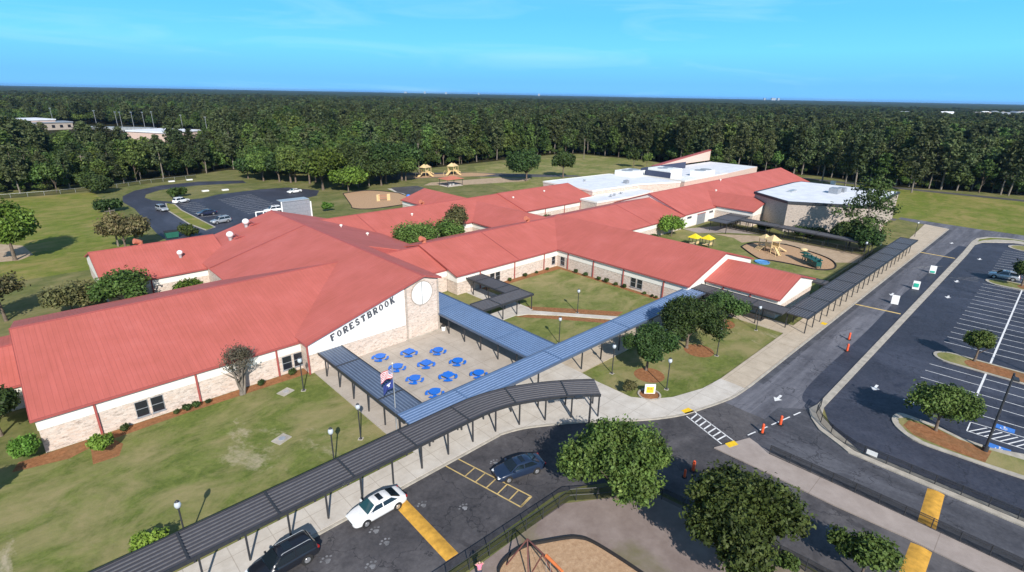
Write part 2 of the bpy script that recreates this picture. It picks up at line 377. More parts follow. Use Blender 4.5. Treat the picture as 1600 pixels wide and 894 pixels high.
# ------------------------------------------------------------------ world, sun
HAZE=5.2e-5
def setup_light():
    w=bpy.data.worlds.new('World'); scene.world=w; w.use_nodes=True
    t=w.node_tree; n=t.nodes; l=t.links; bg=n['Background']
    sky=n.new('ShaderNodeTexSky'); sky.sky_type='NISHITA'; sky.sun_disc=False
    el=R(34); az=R(-118.8)
    sky.sun_elevation=el; sky.sun_rotation=math.atan2(math.cos(az),math.sin(az)); sky.altitude=30
    sky.air_density=1.0; sky.dust_density=.35; sky.ozone_density=1.6
    tc=n.new('ShaderNodeTexCoord'); sx=n.new('ShaderNodeSeparateXYZ'); l.new(tc.outputs['Generated'],sx.inputs[0])
    # low sky: saturated humid-summer blue near the horizon, physical sky higher up
    lo=n.new('ShaderNodeValToRGB'); e=lo.color_ramp.elements
    while len(e)<5: e.new(.5)
    for i,(p,c) in enumerate(((0,(1.62,4.9,9.6)),(.02,(1.50,4.7,9.4)),(.07,(1.62,5.9,9.2)),(.12,(1.25,5.2,8.8)),(.4,(1.0,3.4,7.5)))):
        e[i].position=p; e[i].color=(c[0]/10,c[1]/10,c[2]/10,1)
    l.new(sx.outputs[2],lo.inputs[0])
    g10=n.new('ShaderNodeVectorMath'); g10.operation='SCALE'; g10.inputs['Scale'].default_value=10; l.new(lo.outputs[0],g10.inputs[0])
    up=n.new('ShaderNodeMapRange'); up.inputs[1].default_value=.14; up.inputs[2].default_value=.5; l.new(sx.outputs[2],up.inputs[0])
    mz=n.new('ShaderNodeMix'); mz.data_type='RGBA'; l.new(up.outputs[0],mz.inputs[0]); l.new(g10.outputs[0],mz.inputs[6]); l.new(sky.outputs[0],mz.inputs[7])
    mp=n.new('ShaderNodeMapping'); mp.inputs['Scale'].default_value=(1.3,2.4,16.0); mp.inputs['Rotation'].default_value=(R(7),R(9),R(35))
    l.new(tc.outputs['Generated'],mp.inputs['Vector'])
    no=n.new('ShaderNodeTexNoise'); no.inputs['Scale'].default_value=1.5; no.inputs['Detail'].default_value=7; no.inputs['Roughness'].default_value=.55; no.inputs['Distortion'].default_value=.9
    l.new(mp.outputs[0],no.inputs['Vector'])
    cr=n.new('ShaderNodeValToRGB'); cr.color_ramp.elements[0].position=.50; cr.color_ramp.elements[1].position=.78
    cr.color_ramp.elements[0].color=(0,0,0,1); cr.color_ramp.elements[1].color=(.36,.36,.36,1)
    l.new(no.outputs['Fac'],cr.inputs['Fac'])
    mx=n.new('ShaderNodeMix'); mx.data_type='RGBA'; l.new(cr.outputs[0],mx.inputs[0]); l.new(mz.outputs[2],mx.inputs[6]); mx.inputs[7].default_value=(4.2,7.4,9.0,1)
    l.new(mx.outputs[2],bg.inputs['Color']); bg.inputs['Strength'].default_value=.10
    sd=bpy.data.lights.new('sun','SUN'); so=bpy.data.objects.new('sun',sd); COL.objects.link(so)
    sd.energy=4.6; sd.angle=R(.53); sd.color=(1.0,.945,.87)
    d=Vector((math.cos(az)*math.cos(el),math.sin(az)*math.cos(el),math.sin(el)))
    so.rotation_euler=(-d).to_track_quat('-Z','Y').to_euler(); so.location=d*200
    vs=scene.view_settings; vs.view_transform='Standard'; vs.look='None'; vs.exposure=.36; vs.gamma=1; vs.use_curve_mapping=False
    c=scene.cycles; c.max_bounces=6; c.diffuse_bounces=2; c.glossy_bounces=2; c.transmission_bounces=2; c.transparent_max_bounces=8; c.caustics_reflective=False; c.caustics_refractive=False
setup_light()

# ------------------------------------------------------------------ ground sheets
def arc(cx,cy,r,a0,a1,n=10): return [(cx+r*math.cos(R(a0+(a1-a0)*i/n)),cy+r*math.sin(R(a0+(a1-a0)*i/n))) for i in range(n+1)]
def bez(pts,n=6):
    "Catmull-Rom smoothing of a polyline"
    o=[]
    for i in range(len(pts)-1):
        p0=Vector(pts[max(i-1,0)]);p1=Vector(pts[i]);p2=Vector(pts[i+1]);p3=Vector(pts[min(i+2,len(pts)-1)])
        for k in range(n):
            t=k/n; q=.5*((2*p1)+(p2-p0)*t+(2*p0-5*p1+4*p2-p3)*t*t+(3*p1-p0-3*p2+p3)*t*t*t); o.append((q.x,q.y))
    o.append(tuple(pts[-1])); return o
struct('ground',MB().sheet([(-16000,-16000),(16000,-16000),(16000,16000),(-16000,16000)],0),'ground_cover')
sheets=[0]
def sheet(name,poly,mat,z): return struct(name,MB().sheet(poly,z),mat)
sheet('front_lawn',[(-90,37.1),(22.6,37.1),(22.6,60.5),(-90,60.5)],'lawn_grass',.004)
sheet('corner_lawn',[(47.2,36.9),(47.06,33.9),(47.2,28.9),(48.5,27.1),(50.8,25.6),(55.3,24.2),(59.2,23.85),(79.6,23.9),(79.6,36)],'lawn_grass',.004)
sheet('courtyard_lawn',[(47.3,40),(78.2,40),(78.2,68.4),(52,68.4),(52,71),(47.3,71)],'court_grass',.004)
sheet('side_lawn',[(101,26.5),(118,26.5),(118,45),(112,67),(102,68)],'court_grass',.004)
sheet('side_lawn_upper',[(111,66),(118,45),(128,50),(130,55),(127,64),(127,68.3),(110,68.3)],'court_grass',.005)
sheet('sports_field',[(160,36),(190,36),(192,-60),(262,-60),(266,20),(260,60),(200,66)],'field_grass',.004)
sheet('worn_sand',[P(-30,380),P(36,384),P(52,398),P(30,407),P(-30,412)],'sand_soil',.008)
sheet('far_lawn',[(128,120),(140,165),(165,200),(250,205),(255,130),(240,100),(205,120)],'court_grass',.004)
sheet('left_field',[(-70,125),(8,125),(22,150),(20,222),(-70,230)],'field_grass',.004)
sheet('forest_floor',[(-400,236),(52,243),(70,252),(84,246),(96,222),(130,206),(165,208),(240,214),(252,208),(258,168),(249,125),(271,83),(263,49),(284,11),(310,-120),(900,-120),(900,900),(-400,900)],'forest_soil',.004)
0 and sheet('tree_grove_floor',[(74,186),(112,170),(122,184),(130,203),(96,215),(84,230)],'forest_soil',.006)
sheet('play_yard_soil',[(-10,23),(28.5,23),(31.6,21),(35.6,18.4),(36.4,13),(37.4,4),(38,-20),(-10,-20)],'bare_dirt',.004)
# asphalt
curb=[(-90,33.9),(31,33.8),(33,33.2),(35,32.2),(38.9,29.7),(42.7,26.6),(45.6,24.5),(48.4,23.0),(50.9,22.2),(54.1,21.3),(56.7,20.8),(60.8,20.6),(186,20.2)]
yard=[(-90,24.1),(29.2,24.1),(31.5,23.2),(33.8,21.8),(35.4,19.6),(36.2,17.6),(36.6,14),(37.4,7),(38,-30)]
sheet('drop_off_road',curb[:-2]+[(58.5,20.7),(58.5,13),(54.5,-40)]+yard[::-1],'worn_asphalt',.010)
sheet('side_drive',[(54.5,21.2)]+curb[-3:]+[(186,20.2),(190.5,33),(194,33),(193,16),(196,-60),(186,-60),(186,8),(182.6,11.7),(178.7,13.2),(60,13.2),(54.5,13.0)],'drive_asphalt',.014)
sheet('exit_lane',[(48.4,-40),(54.8,-40),(54.8,8.4),(56.8,11.7),(60.2,14),(58,16.4),(50,16.6),(48.4,14)],'exit_asphalt',.018)
sheet('parking_lot',[(55.9,-60),(55.9,8),(58.1,10.9),(62,12.9),(116,12.9),(157.6,12.6),(168,12.8),(174,11.9),(180,7),(182,-60)],'sealed_asphalt',.016)
sheet('crossing_road',[(186.6,33),(190.4,33),(192,60),(196,92),(260,92),(262,60),(268,8),(272,-60),(267,-60),(263,8),(257,60),(255,88),(200,88),(196,60)],'far_asphalt',.008)
sheet('lot_rear',[(35,190),(44.2,189.5),(49.9,193.6),(64,195.4),(73.1,193.4),(79,181),(74,172),(69,170),(62,153),(58,146),(45,128),(24,128),(23.5,149),(24.2,164),(25.1,184),(24.3,197),(26,208),(30.8,217.6),(39.6,224.2),(52.3,225.6),(66,219),(65,212.5),(60.4,213.8),(49.3,216.9),(37.5,214),(32.2,207.3),(30.8,201.3),(31.6,195.2)],'sealed_asphalt',.008)
sheet('grass_divider',[(33.6,187),(35,183.8),(34.4,173.4),(35.5,146),(33.2,144.2),(32,153.8),(31.8,175.4)],'field_grass',.10)
struct('divider_kerb',MB().strip([(33.6,187.2),(35.2,183.8),(34.6,173.4),(35.7,146),(33.2,144),(31.8,153.8),(31.6,175.4)],.3,0,.14,True),'kerb_concrete')
sheet('ball_court',[(98.9,149),(103,147.6),(110,152),(111.5,168.8),(101.5,171.2),(98.6,162)],'far_asphalt',.012)
sheet('court_path',[(99.5,170),(97.6,160),(93.5,151),(96,150.2),(99,158),(101,169)],'pale_concrete',.010)
sheet('grove_drive',[(104,188),(112,200),(128,200),(150,184),(168,165),(182,150),(181,146),(160,160),(140,178),(120,184)],'far_asphalt',.010)
# walks
struct('drop_off_walk',MB().prism([(-90,33.95),(22.9,33.95),(22.9,37.2),(-90,37.2)],-.1,.12),'pale_concrete')
struct('plaza',MB().prism([(22.9,33.95),(31,33.9),(33.1,33.3),(35,32.3),(38.9,29.8),(42.7,26.75),(45.6,24.65),(48.4,23.15),(50.9,22.35),(54.1,21.45),(56.7,20.95),(59.2,20.8),(59.2,23.85),(55.3,24.2),(50.8,25.6),(48.5,27.1),(47.2,28.9),(47.06,33.9),(47.3,36),(47.3,40.4),(23,40.4)],-.1,.12),'pale_concrete')
struct('dining_plaza',MB().prism([(22.5,40.4),(47.4,40.4),(47.4,70.8),(41.4,70.8),(41.4,58.65),(22.5,58.65)],-.1,.124),'plaza_concrete')
struct('side_walk',MB().prism([(59.2,20.75),(186,20.35),(188,26),(170,25.2),(150,24.6),(83.4,24.0),(83.4,38),(82.6,40.4),(47.3,40.4),(47.3,36.4),(79.5,36.2),(79.5,23.9),(59.2,23.85)],-.1,.116),'tan_concrete')
sheet('sealed_shadow_strip',bez([(61,13.6),(62.5,15.4),(70,15.9),(90,15.7),(110,16.0),(130,15.6),(150,15.8),(166,15.2)],4)+[(166,13.7)],'sealed_asphalt',.018)  # sealed strip whose dark tone also paints the divider kerb's shadow
sheet('gutter_strip',[(62,20.45),(185,20.0),(185,19.3),(62,19.7)],'exit_asphalt',.018)
struct('garden_path',MB().prism([(53.9,55),(55.7,54.2),(59.1,50.6),(64.1,44.2),(66.2,42.4),(67.6,42.6),(65.7,44.2),(60.5,50.6),(56.6,55.6),(54.6,56.5)],-.1,.10),'pale_concrete')
struct('shelter_slab',MB().prism([(47.6,55.2),(57.7,55.2),(57.7,68.2),(54.4,68.2),(54.4,58.2),(47.6,58.2)],-.1,.09),'pale_concrete')
struct('entry_slab',MB().prism([(127.2,63.5),(133,59),(138.6,52),(140.6,62.8),(128.3,68.2)],-.1,.02),'island_concrete')
# kerb lines
k=MB(); k.strip(bez(curb[1:-1],4)+[curb[-1]],.24,0,.135); struct('drop_off_kerb',k,'kerb_concrete')
struct('straight_kerb',MB().strip([(-90,33.85),(31,33.72)],.2,0,.135),'kerb_concrete')
0 and struct('yard_kerb',MB().strip([(-90,24.05)]+bez(yard[1:],4),.18,0,.12),'kerb_concrete')
# islands
i1=[(48.75,-40),(48.85,7),(48.9,13.7),(49.75,16.1),(45.5,17.8),(45.7,12.5),(45.7,7),(46.1,2),(46.1,-40)]
struct('walk_island',MB().prism(i1,-.1,.13),'island_concrete')
i2o=[(54.7,-40),(54.8,8.4),(55.4,9.3),(56.75,11.7),(58.4,13.0),(60.2,13.9),(62,13.55),(116,13.5),(158.5,13.45),(173,13.65),(178.7,13.3),(182.6,11.7),(185.7,8.1),(186,-60)]
i2i=[(55.95,-40),(56.0,7.9),(58.1,10.85),(59.9,12.4),(62,12.85),(116,12.6),(157.7,12.4),(170,12.6),(174.8,11.6),(180,6.5),(182.4,-60)]
struct('lane_divider',MB().prism(i2o+i2i[::-1],-.1,.14),'kerb_concrete')
sheet('divider_turf',[(174,12.6),(177.6,12.6),(182,10.9),(184.6,7.6),(185.2,-50),(184,-50),(183.6,6.6),(181.2,9.6),(177,11.9)],'field_grass',.15)
def island(name,poly,inner,mulch=None):
    struct(name,MB().prism(poly,-.1,.14),'kerb_concrete')
    sheet(name.replace('kerb','turf'),inner,'court_grass',.148)
    if mulch: sheet(name.replace('kerb','mulch'),mulch,'pine_mulch',.153)
island('island_kerb',bez([(67.1,3.3),(67.2,6.3),(66.1,7.0),(64.5,6.8),(63,5.7),(62.1,4),(62.3,.5),(62.6,-3),(63.3,-7)],4)+[(67.5,-8),(67.7,-3.7),(66.5,-1.2),(66.4,1.1)],
  [(66.5,5.9),(65.6,6.5),(64.6,6.2),(63.3,5.2),(62.6,3.6),(62.8,0),(63.3,-4),(66.8,-6),(66,-1.2),(65.9,1.1),(66.6,3.3)],[(66,5.6),(64.4,5.8),(63.2,4.6),(62.9,2),(63,-1.2),(65.8,-1.4),(65.8,1.4),(66.4,3.2)])
def isl(u0,u1,v0,v1): return arc((u0+u1)/2,v1-(u1-u0)/2,(u1-u0)/2,0,180,10)+[(u0,v0),(u1,v0)]
island('island_kerb',isl(86.6,90.6,-8,7.2),isl(86.9,90.2,-8,6.8),isl(86.95,90.1,-8,3.8))
island('island_kerb',isl(134,138.8,-10,6.9),isl(134.4,138.4,-10,6.4),isl(134.5,138.3,-10,2.2))
island('island_kerb',isl(171.6,178.3,-10,6.9),isl(172,177.9,-10,6.3))
# mulch beds, play surfaces
sheet('mulch_bed',[(-5.5,59.2),(-1.5,58.2),(0.2,58.9),(0,55.7),(2,55.6),(2.6,57.5),(2,59.1),(8,59.3),(22,59),(22,60.6),(-5,60.6)],'pine_mulch',.012)
sheet('mulch_bed',[(57.9,67.0),(77.2,66.6),(77.0,43),(78.1,42),(78.1,68.3),(57.9,68.3)],'pine_mulch',.012)
sheet('mulch_bed',[(56.8,55.8),(60.7,50.8),(65.9,44.4),(68.2,44.8),(62,52.2),(57.8,57)],'pine_mulch',.012)
sheet('mulch_bed',[(53.4,55),(57,50.8),(62.3,44),(65.6,42.4),(63.9,44.2),(58.9,50.6),(55.5,54.2)],'pine_mulch',.013)
for cx,cy,r in ((53.4,30.4,1.9),(64.5,29.6,2.0),(75.8,32.2,2.3)): sheet('tree_ring',arc(cx,cy,r,0,345,18),'pine_mulch',.012)
sheet('sign_bed',arc(49.3,27.75,1.15,0,345,18),'pine_mulch',.014)
oval=bez([(122.4,49.8),(125.9,50.1),(129,48.9),(132.7,44),(130.9,37.8),(128,32.7),(123.9,30),(120.1,29.6),(117.3,31.7),(117.1,36.4),(116.5,40.3),(115.6,42.3),(117.7,45.2),(122.4,49.8)],5)[:-1]
sheet('play_surface',oval,'wood_chips',.020)
sheet('worn_play_ground',[(129.5,60.5),(138,50),(138,28),(130,27),(126,31),(131,36),(134,44),(130.5,50),(126.5,51.5),(129.5,55)],'sand_soil',.012)
backpg=bez([(82.5,170.2),(75,150),(73.5,146.5),(75,143),(80.1,141.2),(92.6,142),(98,147),(97.2,155),(97.4,161),(92,170.4),(82.5,170.2)],5)[:-1]
sheet('play_surface',backpg,'wood_chips',.012)
sheet('play_surface',[(117,186),(122,193),(150,184),(156,174),(148,173),(130,182)],'wood_chips',.016)
sheet('worn_play_ground',[(114,168),(120,172),(150,166),(160,156),(152,152),(126,160)],'sand_soil',.010)
chips=bez([(14,18),(19.0,20.6),(19.9,21.6),(21.1,22.0),(22.8,21.9),(24.2,21.2),(25.9,20.2),(26.6,19.6),(27.1,18.6),(27.4,16),(27.6,12)],4)+[(14,10)]
sheet('play_surface',chips,'wood_chips',.016)
def border(label,path,closed,group='timber borders round the play areas'):
    o=MB().strip(path,.16,0,.24,closed).build('play_border','black_rubber'); tag(o,label,'border',group)
border('black timber border round the wood chips at the tripod swing',chips[:-1],False)
border('long black border round the oval play area beside the red-roofed wing',oval,True)
border('thin black border round the back play area behind the school',backpg,True)

# painted markings
mk=MB()
def line(mb,a,b,w=.11,z=.024):
    a=Vector(a);b=Vector(b);d=(b-a).normalized(); q=Vector((-d.y,d.x))*w/2
    mb.add([(a.x+q.x,a.y+q.y,z),(a.x-q.x,a.y-q.y,z),(b.x-q.x,b.y-q.y,z),(b.x+q.x,b.y+q.y,z)],[(0,1,2,3)]); return mb
lot=MB(); u=79.05
mk0=[76.4,79.05,81.76,84.4]+[94.55+2.575*i for i in range(16)]+[141+2.55*i for i in range(12)]
for u in mk0:
    line(lot,(u,6.9),(u+.35,1.4)); line(lot,(u+.35,1.25),(u+.75,-4.6))
line(lot,(73.4,2.2),(74.2,-4.6)); line(lot,(73.4,2.2),(72.8,2.2)); line(lot,(71.0,.9),(71.9,-4.6)); line(lot,(68.6,.9),(69.1,-4.6)); line(lot,(70.9,.9),(68.6,.9))
for i in range(9): line(lot,(68.7+.05*i,.7-.62*i),(70.95+.08*i,-.5-.62*i),.13)
line(lot,(134.2,1.3),(90.4,1.3),.22); line(lot,(86.8,1.3),(72.8,1.3),.22); line(lot,(170,1.3),(141,1.3),.22)
struct('parking_lines',lot,'white_paint')
hb=MB()
for u,v in ((72.3,-1.8),(67.2,-1.9)): hb.sheet([(u-.55,v-.85),(u+.55,v-.85),(u+.55,v+.85),(u-.55,v+.85)],.024)
struct('accessible_bay_patch',hb,'blue_paint')
hw=MB()
for u,v in ((72.3,-1.8),(67.2,-1.9)):
    hw.sheet(arc(u+.32,v,.1,0,330,10),.029); line(hw,(u+.2,v),(u-.15,v),.1,.029); line(hw,(u-.15,v),(u-.15,v-.3),.1,.029); hw.strip(arc(u-.15,v+.05,.26,60,300,10),.07,.026,.029); line(hw,(u+.05,v),(u+.05,v-.25),.08,.029)
struct('accessible_symbol',hw,'white_paint')
rear=MB()
for i in range(9): line(rear,(36.2,184-2.9*i),(41.2,183.6-2.9*i),.13,.014)
for i in range(11): line(rear,(47.3,184-2.65*i),(52.5,184.6-2.65*i),.13,.014); line(rear,(52.9,186.6-2.65*i),(58.4,187-2.65*i),.13,.014)
struct('rear_lot_lines',rear,'white_paint')
cw=MB(); a0,a1,b0,b1=(48.6,22.55),(50.05,22.3),(46.75,17.6),(48.15,17.0)
line(cw,a0,b0,.13); line(cw,a1,b1,.13)
for i in range(1,8):
    f=i/8; line(cw,(a0[0]+(b0[0]-a0[0])*f,a0[1]+(b0[1]-a0[1])*f),(a1[0]+(b1[0]-a1[0])*(f-.06),a1[1]+(b1[1]-a1[1])*(f-.06)),.16)
for i in range(5):
    f=i/5; line(cw,(50.2+9.4*f,16.45-2.3*f),(50.2+9.4*(f+.13),16.45-2.3*(f+.13)),.14)
struct('crosswalk_lines',cw,'white_paint')
tp=MB(); tp.prism([(49.0,23.45),(50.15,23.2),(50.0,22.35),(48.75,22.75)],.1,.135); tp.prism([(46.9,17.35),(48.1,16.95),(47.75,16.35),(46.6,16.75)],.1,.14); tp.prism([(87.4,21.4),(88.4,21.4),(88.4,20.65),(87.4,20.65)],.1,.13)
struct('tactile_pads',tp,'tactile_yellow')
yl=MB(); Yz=.016
line(yl,(24.05,33.6),(25.6,25.1),.13,Yz); line(yl,(25.55,33.6),(27.15,25.35),.13,Yz)
for i in range(6): line(yl,(24.5+.235*i,31.3-1.23*i),(25.92+.22*i,31.6-1.23*i),.12,Yz)
line(yl,(25.6,25.1),(27.15,25.35),.12,Yz)
struct('crossing_box_lines',yl,'pale_yellow_paint')
def arrow(mb,u,v,a,s=1.0,z=.026):
    c,sn=math.cos(a),math.sin(a)
    mb.sheet([(u+(x*c-y*sn)*s,v+(x*sn+y*c)*s) for x,y in [(1.1,0),(.1,.55),(.1,.16),(-1.0,.16),(-1.0,-.16),(.1,-.16),(.1,-.55)]],z)
ar=MB()
for u,v,a in ((60.1,17.2,PI),(71.6,10.1,PI),(71,6.2,-PI/2),(118.6,10.1,PI),(154.8,9.9,PI),(112.3,17.3,PI),(167.6,16.8,PI),(131,10.6,PI)): arrow(ar,u,v,a,.9)
struct('road_arrows',ar,'white_paint')
fw=MB()
for i in range(4): line(fw,(134+1.5*i,18.6-.9*i),(138+1.1*i,17.2-.9*i),.22,.025); line(fw,(133+1.3*i,12.0-1.1*i),(134+1.3*i,7.8),.2,.03)
pw=[(15.2,31),(11.1,30.9),(13.3,28.2),(19.6,30.8),(22,28.2),(15.2,29.4),(27.8,30.8),(42.7,6.1)]
for u,v in pw:
    fw.sheet([(u+.27*math.cos(t)*(.75+.25*math.cos(3*t)),v+.24*math.sin(t)) for t in [2*PI*i/14 for i in range(14)]],.0155)
    for q in range(4):
        a=R(35+37*q); fw.sheet(arc(u+.47*math.cos(a),v+.45*math.sin(a),.10,0,324,9),.0155)
struct('paw_print_marks',fw,'faded_white_paint')

# speed humps (real low mounds)
def hump(name_label,a,b,w,h=.10,mat='yellow_paint'):
    a=Vector(a);b=Vector(b); prof=[(-w/2,.012)]+[(w*(-.5+i/8),.012+h*math.sin(PI*i/8)) for i in range(1,8)]+[(w/2,.012)]
    o=MB().sweep(prof,[tuple(a),tuple(b)]).build('speed_hump',mat,None,40); tag(o,name_label,'speed hump','speed humps across the lanes')
hump('wide yellow speed hump across the drop-off road behind the white sedan',(18.35,32.6),(18.15,24.9),1.15)
hump('yellow speed hump between the two black fences of the exit lane',(48.95,.95),(54.6,1.25),1.3)
hump('yellow speed hump on the lane below the concrete walk island',(37.6,.6),(45.9,.75),1.4)
hump('thin tan speed bump on the side drive nearest the white A-frame board',(101.5,20.3),(102.3,13.9),.45,.07,'pale_yellow_paint')
hump('thin tan speed bump at the far end of the side drive',(151,20.2),(151,13.8),.5,.07,'pale_yellow_paint')

# humid summer air: one closed box of thin even haze around everything
hz_=NT('haze_air'); hz_.n.remove(hz_.b)
pv=hz_.node('ShaderNodeVolumePrincipled'); pv.inputs['Color'].default_value=(.36,.62,1.0,1); pv.inputs['Density'].default_value=HAZE; pv.inputs['Anisotropy'].default_value=.2
hz_.link(pv.outputs[0],hz_.n['Material Output'].inputs['Volume'])
tag(MB().box(-15500,15500,-15500,15500,-1.2,48).build('haze','haze_air'),kind='stuff')
# ------------------------------------------------------------------ school building
school=empty('school_building',(39,75,0),'long sprawling school with red metal roofs, blond brick walls and white fascia','school')
def slab(mb,pts,t=.16): return mb.extr(pts,(0,0,-t))
def gable_u(u0,u1,vf,vr,vb,ze,zr,o=.35,mat='red_roof_across',root=school,brickm='blond_brick',fas=1.3,ends=(True,True),front=True,fmax=None):
    sl=(zr-ze)/(vr-vf); slb=(zr-ze)/(vb-vr)
    mb=MB()
    mb.extr([(u0-o,vf-o,ze-sl*o),(u0-o,vr,zr),(u0-o,vb+o,ze-slb*o),(u0-o,vb+o,ze-slb*o-.2),(u0-o,vr,zr-.2),(u0-o,vf-o,ze-sl*o-.2)],(u1-u0+2*o,0,0))
    rf=mb.build('roof',mat,root)
    cap=MB().extr([(u0-o-.02,vr-.22,zr-.22*sl+.015),(u0-o-.02,vr,zr+.06),(u0-o-.02,vr+.22,zr-.22*slb+.015),(u0-o-.02,vr,zr-.1)],(u1-u0+2*o+.04,0,0)).build('ridge_cap','red_trim',rf)
    tr=MB()
    tr.box(u0-o-.01,(fmax-.35 if fmax else u1)+o+.01,vf-o-.09,vf-o-.005,ze-sl*o-.22,ze-sl*o+.03)
    for uu in ((u0-o-.05,) if fmax else (u0-o-.05,u1+o+.01)): tr.extr([(uu,vf-o,ze-sl*o-.24),(uu,vr,zr-.24),(uu,vr,zr+.03),(uu,vf-o,ze-sl*o+.03)],(.04,0,0))
    tr.build('eave_trim','red_trim',rf)
    w=MB().extr([(u0,vf,0),(u0,vf,ze-.24),(u0,vr,zr-.24),(u0,vb,ze-.24),(u0,vb,0)],(u1-u0,0,0)).build('wall',brickm,root)
    f=MB()
    if front: f.box(u0+.02,(fmax or u1)-.02,vf-.06,vf+.02,ze-.2-fas,ze-.18)
    zz=ze-.2-fas
    for k,uu in ((0,u0-.06),(1,u1)):
        if ends[k]: f.extr([(uu,vf-.02,zz),(uu,vf-.02,ze-.26),(uu,vr,zr-.26),(uu,vb,ze-.26),(uu,vb,zz)],(.06,0,0))
    if f.v: f.build('fascia','white_fascia',root)
    return rf
def gable_v(v0,v1,ul,ur,ub,ze,zr,o=.35,mat='red_roof_along',root=school,brickm='blond_brick',fas=1.3,ends=(True,True),side=True):
    "ridge along y; ul is the eave on the camera side"
    sl=(zr-ze)/(ur-ul); slb=(zr-ze)/(ub-ur)
    rf=MB().extr([(ul-o,v0-o,ze-sl*o),(ur,v0-o,zr),(ub+o,v0-o,ze-slb*o),(ub+o,v0-o,ze-slb*o-.2),(ur,v0-o,zr-.2),(ul-o,v0-o,ze-sl*o-.2)],(0,v1-v0+2*o,0)).build('roof',mat,root)
    tr=MB(); tr.box(ul-o-.09,ul-o-.005,v0-o-.01,v1+o,ze-sl*o-.22,ze-sl*o+.03)
    tr.extr([(ul-o,v0-o-.05,ze-sl*o-.24),(ur,v0-o-.05,zr-.24),(ub+o,v0-o-.05,ze-slb*o-.24),(ub+o,v0-o-.05,ze-slb*o+.03),(ur,v0-o-.05,zr+.03),(ul-o,v0-o-.05,ze-sl*o+.03)],(0,.04,0))
    tr.build('eave_trim','red_trim',rf)
    MB().extr([(ul,v0,0),(ul,v0,ze-.24),(ur,v0,zr-.24),(ub,v0,ze-.24),(ub,v0,0)],(0,v1-v0,0)).build('wall',brickm,root)
    f=MB(); zz=ze-.2-fas
    if side: f.box(ul-.06,ul+.02,v0+.02,v1-.02,zz,ze-.18)
    if ends[0]: f.extr([(ul-.02,v0-.06,zz),(ul-.02,v0-.06,ze-.26),(ur,v0-.06,zr-.26),(ub,v0-.06,ze-.26),(ub,v0-.06,zz)],(0,.06,0))
    if f.v: f.build('fascia','white_fascia',root)
    return rf
# wing names only for the reader: front wing, rear-left wing, east wing, middle wing, connector, court wing, its low annexe
gable_u(-3,35.5,60.7,75.5,90.3,4.0,8.0,ends=(True,False),fmax=22)
gable_u(-11,-3.4,72,80,88,3.0,4.6,mat='red_roof_across')
gable_u(7.6,26,99.6,110,120.5,3.8,6.9,ends=(True,False))
gable_u(52.5,127.9,68.4,79.3,90.3,3.75,6.85,ends=(True,False))
gable_u(128.05,219,68.3,79.35,90.4,4.0,8.0,fas=3.6)
gable_u(46,98.4,98,109,120,3.8,6.9,ends=(False,False))
gable_u(98.5,127.6,97.95,109,120.1,3.95,7.05,ends=(False,True))
gable_v(79.5,108,80.2,89,97.8,3.78,6.3,ends=(False,False))
gable_v(39.4,79,78.2,90.3,102.4,3.78,7.2)
gable_v(27.1,39.2,84.1,91.8,99.5,3.5,5.65,fas=1.25)
gable_v(57.5,79,145.2,154,163,4.3,6.6,fas=1.2)
gable_v(112,132,82,90,98,3.8,6.2,fas=1.2,ends=(False,False))
# recessed link between the hall and the east wing, half a metre lower
gable_u(41.95,52.35,71.2,79.3,88,4.0,6.5,o=.03,ends=(False,False),fas=1.0)
# hall: ridge along y at x=39
hz,he,ov=9.25,4.3,.3; sl=(hz-he)/17.0
rf=MB(); slab(rf,[(22-ov,58.6-ov,he-sl*ov),(39,58.6-ov,hz),(39,113.9,hz),(22-ov,113.9,he-sl*ov)])
slab(rf,[(39,58.6-ov,hz),(41.9,58.6-ov,hz-sl*2.9),(41.9,79.3,hz-sl*2.9),(56+ov,79.3,he-sl*ov),(56+ov,113.9,he-sl*ov),(39,113.9,hz)])
rf=rf.build('roof','red_roof_along',school)
MB().extr([(38.75,58.25,hz-.05),(39,58.25,hz+.07),(39.25,58.25,hz-.05)],(0,55.7,0)).build('ridge_cap','red_trim',rf)
tr=MB(); tr.extr([(22-ov,58.24,he-sl*ov-.24),(39,58.24,hz-.24),(41.9,58.24,hz-sl*2.9-.24),(41.9,58.24,hz-sl*2.9+.03),(39,58.24,hz+.03),(22-ov,58.24,he-sl*ov+.03)],(0,.05,0))
tr.box(22-ov-.07,22-ov-.004,58.25,60.3,he-sl*ov-.24,he-sl*ov+.02); tr.box(41.905,41.945,58.25,79.25,hz-sl*2.9-.2,hz-sl*2.9+.02); tr.build('eave_trim','red_trim',rf)
w=MB(); w.extr([(22,58.7,0),(41.6,58.7,0),(41.6,58.7,hz-sl*2.6-.2),(39,58.7,hz-.2),(22,58.7,he-.2)],(0,20.7,0)); w.extr([(22.02,79.45,0),(56,79.45,0),(56,79.45,he-.22),(39,79.45,hz-.22),(22.02,79.45,he-.22)],(0,34.3,0))
w.build('wall','blond_brick',school)
MB().extr([(41.65,79.34,4.5),(55.5,79.34,4.3),(41.65,79.34,hz-sl*2.65-.18)],(0,.1,0)).build('roof_apron','red_trim',school)
sp=MB().extr([(22,58.62,2.55),(35.9,58.62,2.55),(35.9,58.62,he+sl*13.9-.22),(22,58.62,he-.22)],(0,.07,0)).build('sign_panel','bright_white',school)
MB().box(35.9,41.62,58.6,58.69,.0,.25).build('plinth','kerb_concrete',school)
for uu in (36.05,41.35): MB().box(uu,uu+.28,58.63,58.69,.26,7.9).build('brick_quoin','tan_brick',school)
ds=MB().extr([(38.75+1.66*math.cos(2*PI*i/36),58.58,6.62+1.66*math.sin(2*PI*i/36)) for i in range(36)],(0,.10,0)).build('round_panel','bright_white',school)
